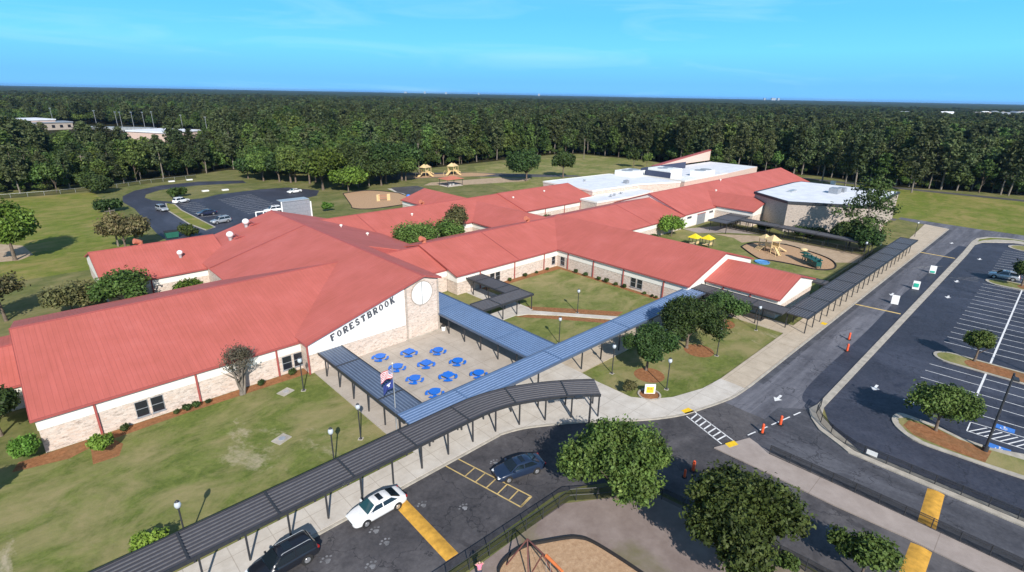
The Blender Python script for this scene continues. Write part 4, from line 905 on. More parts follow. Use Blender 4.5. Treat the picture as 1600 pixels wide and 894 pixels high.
# ------------------------------------------------------------------ cars
def make_car(kind,paint):
    t=empty('parked_car',(0,0,0),'x','car')
    if kind=='sedan':
        L=2.42; st=[(-2.42,.66,.36,.66),(-2.36,.80,.28,.86),(-2.1,.88,.22,.98),(-1.6,.92,.20,1.0),(-.8,.93,.20,.99),(.3,.93,.20,.97),(1.1,.92,.20,.95),(1.7,.90,.20,.88),(2.1,.85,.22,.78),(2.33,.74,.26,.66),(2.42,.58,.34,.54)]
        cab=[(-1.85,.74,.995),(-1.0,.60,1.40),(-.55,.62,1.455),(.15,.62,1.45),(.42,.61,1.41),(1.25,.76,.955)]
        wx=(-1.42,1.45); wr=.33
    else:
        st=[(-2.36,.74,.42,.80),(-2.32,.86,.32,1.0),(-2.1,.93,.30,1.08),(-1.4,.95,.28,1.10),(-.4,.95,.28,1.08),(.6,.95,.28,1.06),(1.1,.94,.28,1.04),(1.7,.92,.28,.98),(2.1,.88,.30,.90),(2.30,.78,.34,.78),(2.38,.64,.40,.62)]
        cab=[(-2.27,.78,1.06),(-1.95,.70,1.68),(-1.2,.70,1.75),(.0,.69,1.75),(.35,.68,1.70),(1.2,.80,1.05)]
        wx=(-1.38,1.45); wr=.38
    def dens(rows,k=3):
        o=[]
        for i in range(len(rows)-1):
            p0=np.array(rows[max(i-1,0)]);p1=np.array(rows[i]);p2=np.array(rows[i+1]);p3=np.array(rows[min(i+2,len(rows)-1)])
            for j in range(k):
                s_=j/k; o.append(tuple(.5*((2*p1)+(p2-p0)*s_+(2*p0-5*p1+4*p2-p3)*s_*s_+(3*p1-p0-3*p2+p3)*s_**3)))
        o.append(tuple(rows[-1])); return o
    rings=[]
    for x,w,zb,zt in dens(st):
        zm=zb+(zt-zb)*.55
        half=[(0,zb),(w*.86,zb),(w*.97,zb+.10),(w*.995,zb+(zt-zb)*.32),(w,zm),(w*.985,zt-.14),(w*.955,zt-.06),(w*.90,zt-.015),(w*.80,zt+.008),(w*.45,zt+.024)]
        ring=[(x,y,z) for y,z in half]+[(x,0,zt+.03)]+[(x,-y,z) for y,z in half[:0:-1]]
        rings.append(ring)
    MB().loft(rings).build('body',paint,t,50)
    # cabin shell
    cr=[]
    zbelt=cab[0][2]-.02
    b0=cab[0];b1=cab[-1]
    for x,w,z in dens(cab):
        lo=zbelt if z>zbelt+.1 else z-.05
        wb=b0[1]+(b1[1]-b0[1])*(x-b0[0])/(b1[0]-b0[0])+.09
        cr.append([(x,wb,lo),(x,w,z-.04),(x,w*.82,z),(x,0,z+.02),(x,-w*.82,z),(x,-w,z-.04),(x,-wb,lo)])
    cab_o=MB().loft(cr).build('cabin',paint,t,50)
    up=.012
    def quad(ps,name,mat='car_glass',off=(0,0,0)):
        o=Vector(off); MB().extr([Vector(p)+o for p in ps],tuple(-o*1.6)).build(name,mat,t)
    gl='car_glass_teal' if paint=='paint_white' and kind=='sedan' else 'car_glass'
    # windscreen and rear screen
    x0,w0,z0=cab[-1]; x1,w1,z1=cab[-2]; f=lambda a,b,s:a+(b-a)*s
    quad([(f(x0,x1,.06),w0*.93,f(z0,z1,.06)),(f(x0,x1,.93),w1*.86,f(z0,z1,.95)),(f(x0,x1,.93),-w1*.86,f(z0,z1,.95)),(f(x0,x1,.06),-w0*.93,f(z0,z1,.06))],'windscreen',gl,(.05,0,.06))
    x0,w0,z0=cab[0]; x1,w1,z1=cab[1]
    quad([(f(x0,x1,.1),w0*.9,f(z0,z1,.12)),(f(x0,x1,.92),w1*.86,f(z0,z1,.93)),(f(x0,x1,.92),-w1*.86,f(z0,z1,.93)),(f(x0,x1,.1),-w0*.9,f(z0,z1,.12))],'rear_window','car_glass',(-.05,0,.055))
    for s in (1,-1):
        xr,xf=(cab[1][0],cab[4][0]); zt=cab[2][2]-.10
        wt=cab[2][1]*s; xb=cab[0][0]+.35 if kind=='sedan' else cab[0][0]+.2; xfb=cab[-1][0]-.22
        wbm=lambda x:(b0[1]+(b1[1]-b0[1])*(x-b0[0])/(b1[0]-b0[0])+.09)*s
        mid=(xr+xf)/2+.12
        for a,bq,nm in ((xr,mid-.05,'side_window'),(mid+.05,xf,'side_window')):
            lo_a=xb if a==xr else a; lo_b=xfb if bq==xf else bq
            zl=zbelt+.07
            k=.12
            quad([(lo_a,f(wbm(lo_a),wt,k),zl),(lo_b,f(wbm(lo_b),wt,k),zl),(bq,f(wbm(bq),wt,.93),zt),(a,f(wbm(a),wt,.93),zt)],nm,'car_glass',(0,.03*s,.016))
        q=MB().cbox((cab[-1][0]-.35,(b1[1]+.22)*s,zbelt+.12),(.14,.2,.13)).build('mirror',paint,t)
        hx=st[-2][0]; MB().cbox((hx-.06,st[-2][1]*.83*s,st[-2][3]-.03),(.30,.26,.12),-.35*s).build('headlight','headlight_lens',t)
        rx=st[1][0]; MB().cbox((rx+.03,st[1][1]*.84*s,st[1][3]-.08),(.18,.28,.16),.3*s).build('taillight','taillight_lens',t)
    for x in wx:
        for s in (1,-1):
            y=(.93 if kind=='sedan' else .95)*s
            w=MB(); w.tube((x,y-.20*s,wr),(x,y+.02*s,wr),wr,wr,18); w=w.build('wheel','tyre',t,40)
            MB().tube((x,y+.005*s,wr),(x,y+.028*s,wr),wr*.64,wr*.58,14).build('rim','rim_metal',w,40)
            MB().tube((x,y-.22*s,wr+.02),(x,y+.008*s,wr+.02),wr+.06,wr+.06,18).build('wheel_arch','black_rubber',t,40)
    if kind=='sedan': MB().cbox((-.22,0,cab[2][2]+.034),(.42,.84,.014)).build('sunroof','car_glass',t) if paint!='paint_silver' else None
    else:
        for s in (1,-1): MB().path([(-1.9,.6*s,1.72),(-1.8,.6*s,1.80),(.1,.6*s,1.80),(.25,.6*s,1.73)],.025).build('roof_rail','galvanised' if paint=='paint_black' else paint,t)
        MB().cbox((-.35,0,cab[2][2]+.022),(.6,.8,.012)).build('sunroof','car_glass',t)
    MB().cbox((st[-1][0]-.01,0,st[-1][2]+.12),(.04,.7,.14)).build('grille','black_rubber',t)
    MB().cbox((st[0][0]+.0,0,st[0][3]-.14),(.05,.5,.14)).build('number_plate','bright_white',t)
    return t
def put(o,used,u,v,deg,label,group=None): return place(o,used,(u,v,.012),R(deg),label,'car',group)
ws=make_car('sedan','paint_white'); put(ws,0,16.35,32.75,180,'white sedan with a sunroof parked at the drop-off kerb')
put(make_car('suv','paint_black'),0,8.55,32.55,180,'black SUV with roof rails parked under the black walkway edge')
put(make_car('sedan','paint_navy'),0,28.5,28.35,163,'dark navy sedan stopped on the yellow boxed crossing')
G_='cars in the rear lot'
wv=make_car('suv','paint_white'); put(wv,0,37.4,185.4,25,'white SUV nearest the grass loop in the rear lot',G_)
sv=make_car('suv','paint_silver'); put(sv,0,30.4,176.0,-80,'silver SUV on the lane left of the rear lot divider',G_)
put(make_car('sedan','paint_darkblue'),0,38.4,162.8,180,'dark blue car parked in the middle of the rear lot',G_)
put(sv,1,38.4,150.2,190,'silver SUV just beyond the roof vents, nearest the hall',G_)
put(wv,1,53.6,155.2,176,'white car partly hidden by the hall roof ridge beside the plant screen',G_)
put(ws,1,70.5,181.4,190,'white sedan far back in the rear lot under the bright green trees',G_)
u,v=P(1567,436); put(sv,1,u,v,95,'silver blue car parked behind the second island tree of the right lot')

# ------------------------------------------------------------------ fences
def fence(label,pts,h,step,mat='dark_post',panel='chain_link',rails=(1.0,.5),name='fence'):
    t=empty(name,(pts[0][0],pts[0][1],0),label,'fence')
    L=0;nxt=0;P_=[]
    for a,b in zip(pts,pts[1:]):
        a=Vector(a);b=Vector(b);d=b-a;ln=d.length
        while nxt<=L+ln+1e-3: p=a+d*((nxt-L)/ln); P_.append((p.x,p.y)); nxt+=step
        L+=ln
    for p in P_[:100]: MB().tube((p[0],p[1],0),(p[0],p[1],h+.03),.04,.04,6).build('fence_post',mat,t)
    r=MB()
    for k in rails: r.path([(p[0],p[1],h*k) for p in pts],.03,5)
    r.build('rail',mat,t)
    f=MB()
    for a,b in zip(pts,pts[1:]): f.add([(a[0],a[1],.04),(b[0],b[1],.04),(b[0],b[1],h-.03),(a[0],a[1],h-.03)],[(0,1,2,3)])
    f.build('mesh_panel',panel,t)
    return t
fence('black chain-link fence along the play yard below the drop-off road',[(-12,23.35),(14,23.3),(29.2,22.8),(31.3,21.2),(33.5,19.8),(35.3,17.6),(35.9,13),(36.7,6),(37.3,-8)],1.25,1.9)
fence('black rail fence on the concrete walk island beside the exit lane',[(48.6,13.6),(48.75,7),(48.7,-16)],1.15,1.85,rails=(1.0,.82,.12))
fence('black rail fence on the curved divider between the exit lane and the parking lot',[(61.8,13.15),(59.9,13.0),(58.2,12.0),(56.6,10.2),(55.5,8.0),(55.45,-16)],1.15,1.9,rails=(1.0,.82,.12))
fence('black screened fence between the oval play area and the side drive walkway',[(101.5,26.3),(137.4,26.6)],1.8,3.0)
fence('black fence in front of the shaded walkway by the gymnasium',[(136.6,27.4),(137.3,48),(138,62)],1.5,3.2)
fence('low wire fence along the foot of the left woods',[(-60,228),(10,224),(24,226),(38,232),(54,235)],1.3,4,'galvanised','chain_link',(1.0,))
b=MB().cbox((55.36,6.6,.72),(.03,.9,.5)).build('notice_board','bright_white'); tag(b,'white notice panel fixed to the curved divider fence','sign')

# ------------------------------------------------------------------ cones, A-frames, sign, drains
cone=empty('channelizer_post',(0,0,0),'x','traffic post')
MB().lathe([(.30,0),(.30,.07),(.16,.08)],(0,0,0),8).build('base','black_rubber',cone)
MB().lathe([(.135,.08),(.12,.98),(.07,1.04)],(0,0,0),12).build('post','sign_orange',cone,40)
for z in (.55,.8): MB().lathe([(.131,z),(.128,z+.1)],(0,0,0),12).build('reflective_band','sign_orange',cone,40)
CN=[((84.5,16.6),'farther orange post of the pair out on the side drive'),((80.1,15.6),'nearer orange post of the pair out on the side drive'),((51.7,15.6),'orange post at the near end of the dashed white line'),((54.7,14.9),'orange post in the middle of the dashed white line'),((39.4,17.6),'shorter orange post next to the leaning one by the tree shadow'),((40.8,17.5),'taller orange post on the road between the two big trees')]
for i,((u,v),lb) in enumerate(CN): place(cone,i,(u,v,.016),0,lb,'traffic post','orange traffic posts',.85 if i==4 else 1.1)
af=empty('a_frame_sign',(0,0,0),'x','sign')
for s in (1,-1): MB().cbox((.22*s,0,.62),(.04,.85,1.25),0).build('board','bright_white',af).rotation_euler=(0,-.17*s,0)
AF=[((106.9,15.8),'white A-frame board nearest the camera on the side drive',0),((119,15.1),'white and green A-frame board in the middle of the side drive',1),((133.5,15),'white A-frame board with a green foot, farthest up the side drive',1)]
for i,((u,v),lb,g) in enumerate(AF):
    o=place(af,i,(u,v,.016),R(12),lb,'sign','A-frame boards on the side drive',1.25)
    if g:
        q=MB().cbox((-.36,0,.62 if i==1 else .25),(.02,.6,.55 if i==1 else .3)).build('green_patch','sign_green'); q.parent=o; q.rotation_euler=(0,.17,0); q.location=(.05,0,0)
t=empty('yard_sign',(49.3,27.75,0),'small white sign with a yellow panel in its ring of edging stones','sign')
d=R(205); SR=R(-133); b=MB().cbox((49.3,27.75,.85),(.14,1.25,1.2),SR).build('sign_board','bright_white',t)
c,s=math.cos(d-R(47)),math.sin(d-R(47))
b2=MB().cbox((49.3+.085*math.cos(SR),27.75+.085*math.sin(SR),.76),(.02,.86,.80),SR).build('sign_panel','tactile_yellow',b)
q=MB()
for dy in (-.2,.12): q.cbox((49.3+.10*math.cos(SR)-dy*math.sin(SR),27.75+.10*math.sin(SR)+dy*math.cos(SR),.92),(.012,.18,.2),SR)
q.build('sign_mark','play_orange',b)
k=MB(); n=20
for i in range(n): k.cbox((49.3+1.25*math.cos(2*PI*i/n),27.75+1.25*math.sin(2*PI*i/n),.07),(.34,.2,.16),2*PI*i/n+PI/2)
k.build('edging_stones','kerb_concrete',t)
for (u,v),lb in (((18.1,56.5),'square concrete drain slab on the lawn nearer the wall'),((14.3,47.9),'square concrete drain slab in the middle of the front lawn')):
    t=empty('drain_slab',(u,v,0),lb,'drain','concrete drains in the front lawn'); MB().cbox((u,v,.04),(1.5,1.2,.10),R(20)).build('slab','kerb_concrete',t); MB().lathe([(.34,.092),(.34,.115)],(u+.05,v,0),14).build('cover','galvanised',t)

# ------------------------------------------------------------------ play equipment
def roof_tent(mb,x,y,z,a,h):
    mb.add([(x-a,y-a,z),(x+a,y-a,z),(x+a,y+a,z),(x-a,y+a,z),(x,y,z+h)],[(0,1,4),(1,2,4),(2,3,4),(3,0,4),(0,3,2,1)])
def playset(loc,rz,label,main,acc,roofm_,s=1.0,nroof=2):
    t=empty('play_structure',(0,0,0),label,'play structure')
    q=MB()
    for x,y in ((-1,-1),(1,-1),(1,1),(-1,1),(3.2,-1),(3.2,1)): q.tube((x,y,0),(x,y,3.0 if x<2 else 2.6),.07)
    q.build('frame_posts',main,t)
    MB().box(-1.05,1.05,-1.05,1.05,1.3,1.4).build('deck',acc,t); MB().box(1.2,3.25,-1.05,1.05,1.0,1.1).build('deck',acc,t)
    r=MB(); roof_tent(r,0,0,2.9,1.35,1.15); r.build('tent_roof',roofm_,t)
    if nroof>1: r=MB(); roof_tent(r,2.4,.1,2.7,1.15,.95); r.build('tent_roof',roofm_,t)
    g=MB()
    for y in (-1.03,1.03): g.box(-1,1,y-.03,y+.03,1.45,2.1)
    g.build('panel',main,t)
    for (x0,y0,x1,y1,z0) in ((0,-1.05,-.6,-3.4,1.35),(-1.05,0,-3.4,.5,1.35),(3.2,0,5.2,-.9,1.05)):
        sl=MB(); d=Vector((x1-x0,y1-y0)); n_=Vector((-d.y,d.x)).normalized()*.34
        pts=[(x0,y0,z0),(x0+d.x*.15,y0+d.y*.15,z0-.05),(x0+d.x*.85,y0+d.y*.85,.28),(x1,y1,.2)]
        for a,b in zip(pts,pts[1:]):
            A,B=Vector(a),Vector(b); N=Vector((n_.x,n_.y,0))
            sl.extr([A-N,A+N,B+N,B-N],(0,0,-.06)); 
            for sg in (1,-1): sl.extr([A+N*sg,A+N*sg*1.15,B+N*sg*1.15,B+N*sg],(0,0,.26))
        sl.build('slide',main,t)
    cl=MB(); 
    for i in range(9):
        a=PI*i/8; a2=PI*(i+1)/8
        if i<8: cl.tube((-1.1+1.3*math.cos(a)-1.1,1.6,1.5*math.sin(a)),(-1.1+1.3*math.cos(a2)-1.1,1.6,1.5*math.sin(a2)),.05)
    for i in range(5): cl.tube((1.2+.4*i,1.05,1.1),(1.2+.4*i,2.3,.05+.0*i),.04)
    cl.build('climber',acc,t)
    t.location=loc; t.rotation_euler=(0,0,rz); t.scale=(s,s,s); return t
playset((123.6,43.4,.02),R(60),'beige play tower with two tent roofs and slides in the oval play area','play_beige','play_beige','play_beige',1.0,2)
t=empty('play_climber',(120.5,34.4,.02),'dark green play climber with a beige slide at the end of the oval play area','play structure')
q=MB()
for x in (-2.6,-1.2,.2,1.6,2.6):
    q.tube((120.5+x*.6,34.4+x*.8-.9,0),(120.5+x*.6-.3,34.4+x*.8-.6,2.2),.09); q.tube((120.5+x*.6+1.2,34.4+x*.8,0),(120.5+x*.6-.3,34.4+x*.8-.6,2.2),.09)
q.build('arch_frame','play_green',t)
q=MB(); q.cbox((120.2,33.8,1.5),(2.2,4.0,.18),R(-37)); q.cbox((119.4,33.0,.9),(1.2,3.2,.9),R(-37)); q.cbox((121.4,35.6,1.95),(1.6,1.6,.14),R(-37)); q.build('deck','play_green',t)
q=MB(); q.extr([(119.3,34.2,1.55),(119.9,34.6,1.55),(118.3,36.2-4.6,.25),(117.7,35.8-4.6,.25)],(0,0,.12)); q.build('slide','play_beige',t)
q=MB().ball((121.9,36.2,2.5),.8,12,8,.45).build('top_shell','play_beige',t,60)
for (u,v),lb,s in (((127.4,187),'beige twin-roofed play tower on the left of the far pair by the woods',1.25),((139.5,184),'beige twin-roofed play tower on the right of the far pair by the woods',1.25)):
    playset((u,v,.02),R(30),lb,'play_beige','play_beige','play_beige',s,2)
for (u,v),lb in (((115.2,58.0),'left yellow-roofed play house beyond the court wing roof'),((116.6,55.4),'right yellow-roofed play house beyond the court wing roof')):
    t=empty('play_house',(u,v,0),lb,'play house','yellow play houses'); q=MB()
    for x,y in ((-.9,-.9),(.9,-.9),(.9,.9),(-.9,.9)): q.tube((u+x,v+y,0),(u+x,v+y,2.0),.07)
    q.build('posts','dark_post',t); r=MB(); roof_tent(r,u,v,1.95,1.25,.95); r.build('tent_roof','play_yellow',t); MB().box(u-.8,u+.8,v-.8,v-.7,.5,1.1).build('panel','play_beige',t); MB().box(u-.85,u+.85,v-.65,v+.85,.45,.53).build('deck','play_beige',t)
q=MB().lathe([(1.5,0),(1.55,.22),(1.4,.24),(1.35,.1)],(113.7,41.3,0),18); q=q.build('wading_tub','play_blue'); tag(q,'pale blue round tub by the gable corner beside the oval play area','tub')
t=empty('climbing_panels',(86.8,151,0),'pair of beige arched panels joined by red bars in the back play area','play structure')
for x in (-1.6,1.6): MB().box(86.8+x-.55,86.8+x+.55,150.9-x*.3,151.1-x*.3,0,2.1).build('panel','play_beige',t)
q=MB()
for z in (.7,1.3,1.8): q.tube((85.2,151.4,z),(88.4,150.6,z),.06)
q.build('bars','roof_orange',t)
q=MB().ball((96.2,151,.5),.75,12,8,.7).build('play_boulder','blue_paint',None,60); tag(q,'blue rounded play lump at the edge of the back play area','play lump')
t=empty('picnic_pavilion',(122.3,162,0),'open pavilion with a flat tan roof on posts on the far lawn','pavilion')
u,v=122.3,162
q=MB()
for x,y in ((-3.4,-2.6),(3.4,-2.6),(3.4,2.6),(-3.4,2.6)): q.tube((u+x,v+y,0),(u+x,v+y,2.6),.1)
q.build('posts','dark_post',t); r=MB(); r.add([(u-4,v-3.2,2.6),(u+4,v-3.2,2.6),(u+4,v+3.2,2.6),(u-4,v+3.2,2.6),(u-1,v,3.5),(u+1,v,3.5)],[(0,1,5,4),(1,2,5),(2,3,4,5),(3,0,4),(0,3,2,1)]); r.build('roof','roof_orange',t); MB().box(u-3.6,u+3.6,v-2.8,v+2.8,.0,.06).build('slab','pale_concrete',t); q=MB(); q.box(u-1,u+1,v-.4,v+.4,.7,.78); q.box(u-1,u+1,v-.9,v-.6,.42,.48); q.box(u-.9,u-.7,v-.7,v+.4,.06,.7); q.box(u+.7,u+.9,v-.7,v+.4,.06,.7); q.build('picnic_bench','bright_white',t)
# tripod swing frame in the near play yard
t=empty('swing_frame',(22.4,20,0),'rust brown tripod swing frame with orange seats on the wood chips','swing')
A=P(824,842,2.5); B=P(848,866,2.45); dv=Vector(B)-Vector(A); B=tuple(Vector(A)+dv*1.0); C_=tuple(Vector(A)+dv*3.0)
q=MB(); fa=P(826,900); fb=P(818,880)
def leg(top,z,foot): q.tube((top[0],top[1],z),(foot[0],foot[1],0),.055)
leg(A,2.5,P(826,912)); leg(A,2.5,(A[0]-1.1,A[1]+1.0)); leg(B,2.45,P(829,898)); leg(B,2.45,P(866,900)); leg(C_,2.4,(C_[0]-1,C_[1]-1)); leg(C_,2.4,(C_[0]+1,C_[1]-.6))
q.path([(A[0],A[1],2.5),(B[0],B[1],2.5),(C_[0],C_[1],2.45)],.06); q.build('frame','brown_post',t)
for f1 in (1.35,2.1):
    p=Vector(A)+dv*f1; s=MB(); s.path([(p.x-.2,p.y,2.45),(p.x-.25,p.y-.1,.6)],.012,5); s.path([(p.x+.2,p.y,2.45),(p.x+.25,p.y-.1,.6)],.012,5); s.build('chain','galvanised',t); MB().cbox((p.x,p.y-.1,.58),(.55,.24,.08)).build('swing_seat','play_orange',t)
p=Vector(A)+dv*1.2; p2=Vector(A)+dv*2.2; MB().tube((p.x,p.y,2.62),(p2.x,p2.y,2.60),.13,.09,10).build('cross_bar_sleeve','play_orange',t)

# ------------------------------------------------------------------ odds and ends
u,v=P(268,366,.8); t=empty('dumpster',(u,v,0),'green dumpster at the end of the rear lane behind the red roof','dumpster'); q=MB(); q.extr([(u-1.2,v-.9,.15),(u+1.2,v-.9,.15),(u+1.35,v-1,1.5),(u-1.35,v-1,1.5)],(0,1.9,0)); q.build('bin_body','dumpster_green',t); MB().box(u-1.4,u+1.4,v-1.05,v+.95,1.505,1.58).build('lid','black_rubber',t)
u,v=P(147,470,0); t=empty('garden_shed',(u,v,0),'small red wooden shed under the trees behind the front wing','shed'); MB().box(u-1,u+1,v-.8,v+.8,0,1.9).build('wall','shed_red',t); r=MB(); r.extr([(u-1.3,v-1.1,1.85),(u-1.3,v,2.7),(u-1.3,v+1.1,1.85)],(2.6,0,0)); r.build('roof','roof_orange',t); MB().box(u-.4,u+.4,v-.84,v-.805,.05,1.7).build('door','brown_post',t)
u,v=P(95,463); q=MB().cbox((u,v,.03),(6,1.6,.06),R(-40)).build('concrete_pad','kerb_concrete'); tag(q,'pale concrete pad on the grass left of the red shed','pad')
for i,(a,b,lb) in enumerate(((490,120,'left one of two white drain covers before the left woods'),(630,108,'right one of two white drain covers before the left woods'),(755,195,'left one of two white drain covers on the loop grass'),(910,187,'right one of two white drain covers on the loop grass'))):
    u,v=P(170+a/5,260+b/5); q=MB(); q.box(u-1,u+1,v-.6,v+.6,0,.35); o=q.build('utility_box','bright_white'); tag(o,lb,'utility box','white utility boxes')
u,v=P(1374,378,.8); q=MB().cbox((u,v,.8),(.2,1.2,1.6)).build('white_cabinet','bright_white'); tag(q,'white cabinet between the long walkway end and the tree shade','cabinet')
u,v=P(1302,285,1); q=MB().cbox((u,v,.8),(1.6,1.6,1.6)).build('utility_box','bright_white'); tag(q,'white box by the far road behind the gymnasium','utility box')

# far buildings beyond the left trees, with stadium poles
def farb(pxc,z,w,d,rz,label,wall,roof,band):
    u,v=P(*pxc,z); t=empty('distant_building',(0,0,0),label,'building')
    MB().box(-w/2,w/2,-d/2,d/2,0,z-.8).build('wall',wall,t); MB().box(-w/2-.5,w/2+.5,-d/2-.5,d/2+.5,z-.8+.003,z).build('roof',roof,t)
    for i in range(5): MB().box(-w/2+w*(i+.3)/5,-w/2+w*(i+.7)/5,-d/2-.05,-d/2+.1,1.5,z*.62).build('window',band,t)
    t.location=(u,v,0); t.rotation_euler=(0,0,rz)
farb((256,203),8.5,25,30,R(28),'white-topped red brick stadium building beyond the left trees','peach_wall','white_membrane','brown_post')
farb((22,186),8,40,30,R(20),'long pale building with a reddish end far off at the left edge','peach_wall','white_membrane','brown_post')
farb((75,190),6,26,16,R(15),'low grey building between the far left block and the stadium','tan_brick','grey_metal','window_glass')
q=MB(); 
p0=P(135,197,2.5);p1=P(240,199,2.5); q.strip([p0,p1],8,0,2.2); o=q.build('bleachers','galvanised'); tag(o,'pale line of bleachers stretching left of the stadium building','bleachers')
for i,(x,y,lb) in enumerate(((85,197,'leaning tall'),(153,203,0),(186,206,0),(193,206,0),(211,206,0),(228,206,0),(242,205,0),(288,213,0),(326,218,0))):
    u,v=P(x,y); t=empty('stadium_light',(u,v,0),'pale stadium light pole standing over the clearing beyond the left trees','light pole','stadium light poles')
    MB().tube((u,v,0),(u,v,14.5),.18,.12,6).build('pole','grey_metal',t); MB().cbox((u,v,14.6),(1.5,.4,.5),R(30)).build('lamp_bank','galvanised',t)
hr=random.Random(5)
for i in range(16):
    px_=hr.choice([1405,1435,1470,1495,1520,1545,1572,1592])+hr.uniform(-9,9); u,v=P(px_,hr.uniform(180.5,184),9)
    t=empty('distant_house',(0,0,0),'pale house roof among the trees near the horizon on the right','house','houses far off on the right')
    w=hr.uniform(16,26); MB().box(-w/2,w/2,-6,6,0,14).build('wall',hr.choice(['peach_wall','bright_white','tan_brick']),t); MB().extr([(-w/2-.6,-6.8,14),(-w/2-.6,0,18),(-w/2-.6,6.8,14)],(w+1.2,0,0)).build('roof',hr.choice(['grey_metal','white_membrane','tan_brick']),t)
    t.location=(u,v,0); t.rotation_euler=(0,0,hr.uniform(-.6,.6))
for i,(x,y,w,h) in enumerate(((634,143.5,60,34),(664,144,40,52),(697,144.2,40,44),(748,145,30,40),(842,146,40,46),(1194,153,30,44),(1208,153.5,90,52),(1216,153.2,40,70))):
    rr=ray(x,149.5 if x<900 else 156); L=9500/math.hypot(rr[0],rr[1]); u,v=rr[0]*L,rr[1]*L
    hh=min(46,h/2+20); t=MB().cbox((u,v,hh/2),(w*.7,30,hh),-TH).build('distant_tower','galvanised'); tag(t,'tiny white tower block on the horizon','tower','tower blocks on the horizon')

# ------------------------------------------------------------------ person
def skin(name,verts,edges,rad,mat,parent=None,sub=2):
    me=bpy.data.meshes.new(name); me.from_pydata(verts,edges,[]); o=bpy.data.objects.new(name,me); COL.objects.link(o)
    m=o.modifiers.new('skin','SKIN'); m.use_smooth_shade=True
    for i,r in enumerate(rad): me.skin_vertices[0].data[i].radius=(r,r) if not isinstance(r,tuple) else r
    me.skin_vertices[0].data[0].use_root=True
    s=o.modifiers.new('sub','SUBSURF'); s.levels=sub; s.render_levels=sub
    dg=bpy.context.evaluated_depsgraph_get(); me2=bpy.data.meshes.new_from_object(o.evaluated_get(dg)); o.modifiers.clear(); o.data=me2; me2.materials.clear(); me2.materials.append(M[mat])
    o.parent=parent; return o
def person():
    u,v=P(749,879,1.58)
    t=empty('person',(0,0,0),'person in pink shirt and dark trousers, both arms raised, by the play yard fence','person')
    V=[(0,0,.92),(0,0,1.12),(0,0,1.36),(0,.0,1.45),(0,-.01,1.55),(0,-.015,1.66),
       (.10,0,.86),(.11,-.03,.48),(.11,.02,.08),(.11,-.14,.04),(-.10,0,.86),(-.11,-.02,.48),(-.11,.03,.08),(-.11,-.13,.04),
       (.17,0,1.40),(.33,-.06,1.52),(.20,-.18,1.70),(-.17,0,1.40),(-.33,-.06,1.52),(-.20,-.18,1.70)]
    Ed=[(0,1),(1,2),(2,3),(3,4),(4,5),(0,6),(6,7),(7,8),(8,9),(0,10),(10,11),(11,12),(12,13),(2,14),(14,15),(15,16),(2,17),(17,18),(18,19)]
    Rd=[(.15,.11),(.135,.10),(.16,.11),.055,.085,.075,.085,.06,.042,.035,.085,.06,.042,.035,.06,.043,.034,.06,.043,.034]
    skin('body',V,Ed,Rd,'skin',t)
    skin('shirt',[(0,0,.90),(0,0,1.12),(0,0,1.36),(.15,0,1.40),(.27,-.04,1.475),(-.15,0,1.40),(-.27,-.04,1.475)],[(0,1),(1,2),(2,3),(3,4),(2,5),(5,6)],[(.175,.135),(.155,.12),(.175,.125),.075,.065,.075,.065],'pink_cloth',t)
    skin('trousers',[(0,0,.93),(.10,0,.86),(.11,-.03,.48),(.11,.02,.10),(-.10,0,.86),(-.11,-.02,.48),(-.11,.03,.10)],[(0,1),(1,2),(2,3),(0,4),(4,5),(5,6)],[(.165,.125),.10,.075,.062,.10,.075,.062],'dark_cloth',t)
    MB().ball((0,.02,1.665),.108,14,10,1.12).build('hair','dark_hair',t,60)
    MB().ball((0,-.045,1.625),.088,14,10,1.2).build('face','skin',t,60)
    for s in (1,-1):
        MB().ball((.032*s,-.128,1.64),.012,8,6).build('eye','dark_hair',t,60)
        h=MB(); h.cbox((.185*s,-.205,1.755),(.075,.03,.09))
        for i in range(4): h.tube((.185*s-.028+.019*i,-.205,1.79),(.16*s-.025+.018*i,-.225,1.855-.008*abs(i-1.5)),.009,.007,6)
        h.tube((.15*s,-.205,1.74),(.115*s,-.22,1.79),.011,.008,6); h.build('hand','skin',t,40)
    MB().cbox((0,-.142,1.615),(.022,.03,.035)).build('nose','skin',t); MB().cbox((0,-.135,1.58),(.05,.012,.012)).build('mouth','pink_cloth',t)
    t.location=(u,v,.0); t.rotation_euler=(0,0,math.atan2(-v,-u)+PI/2+.15)
person()
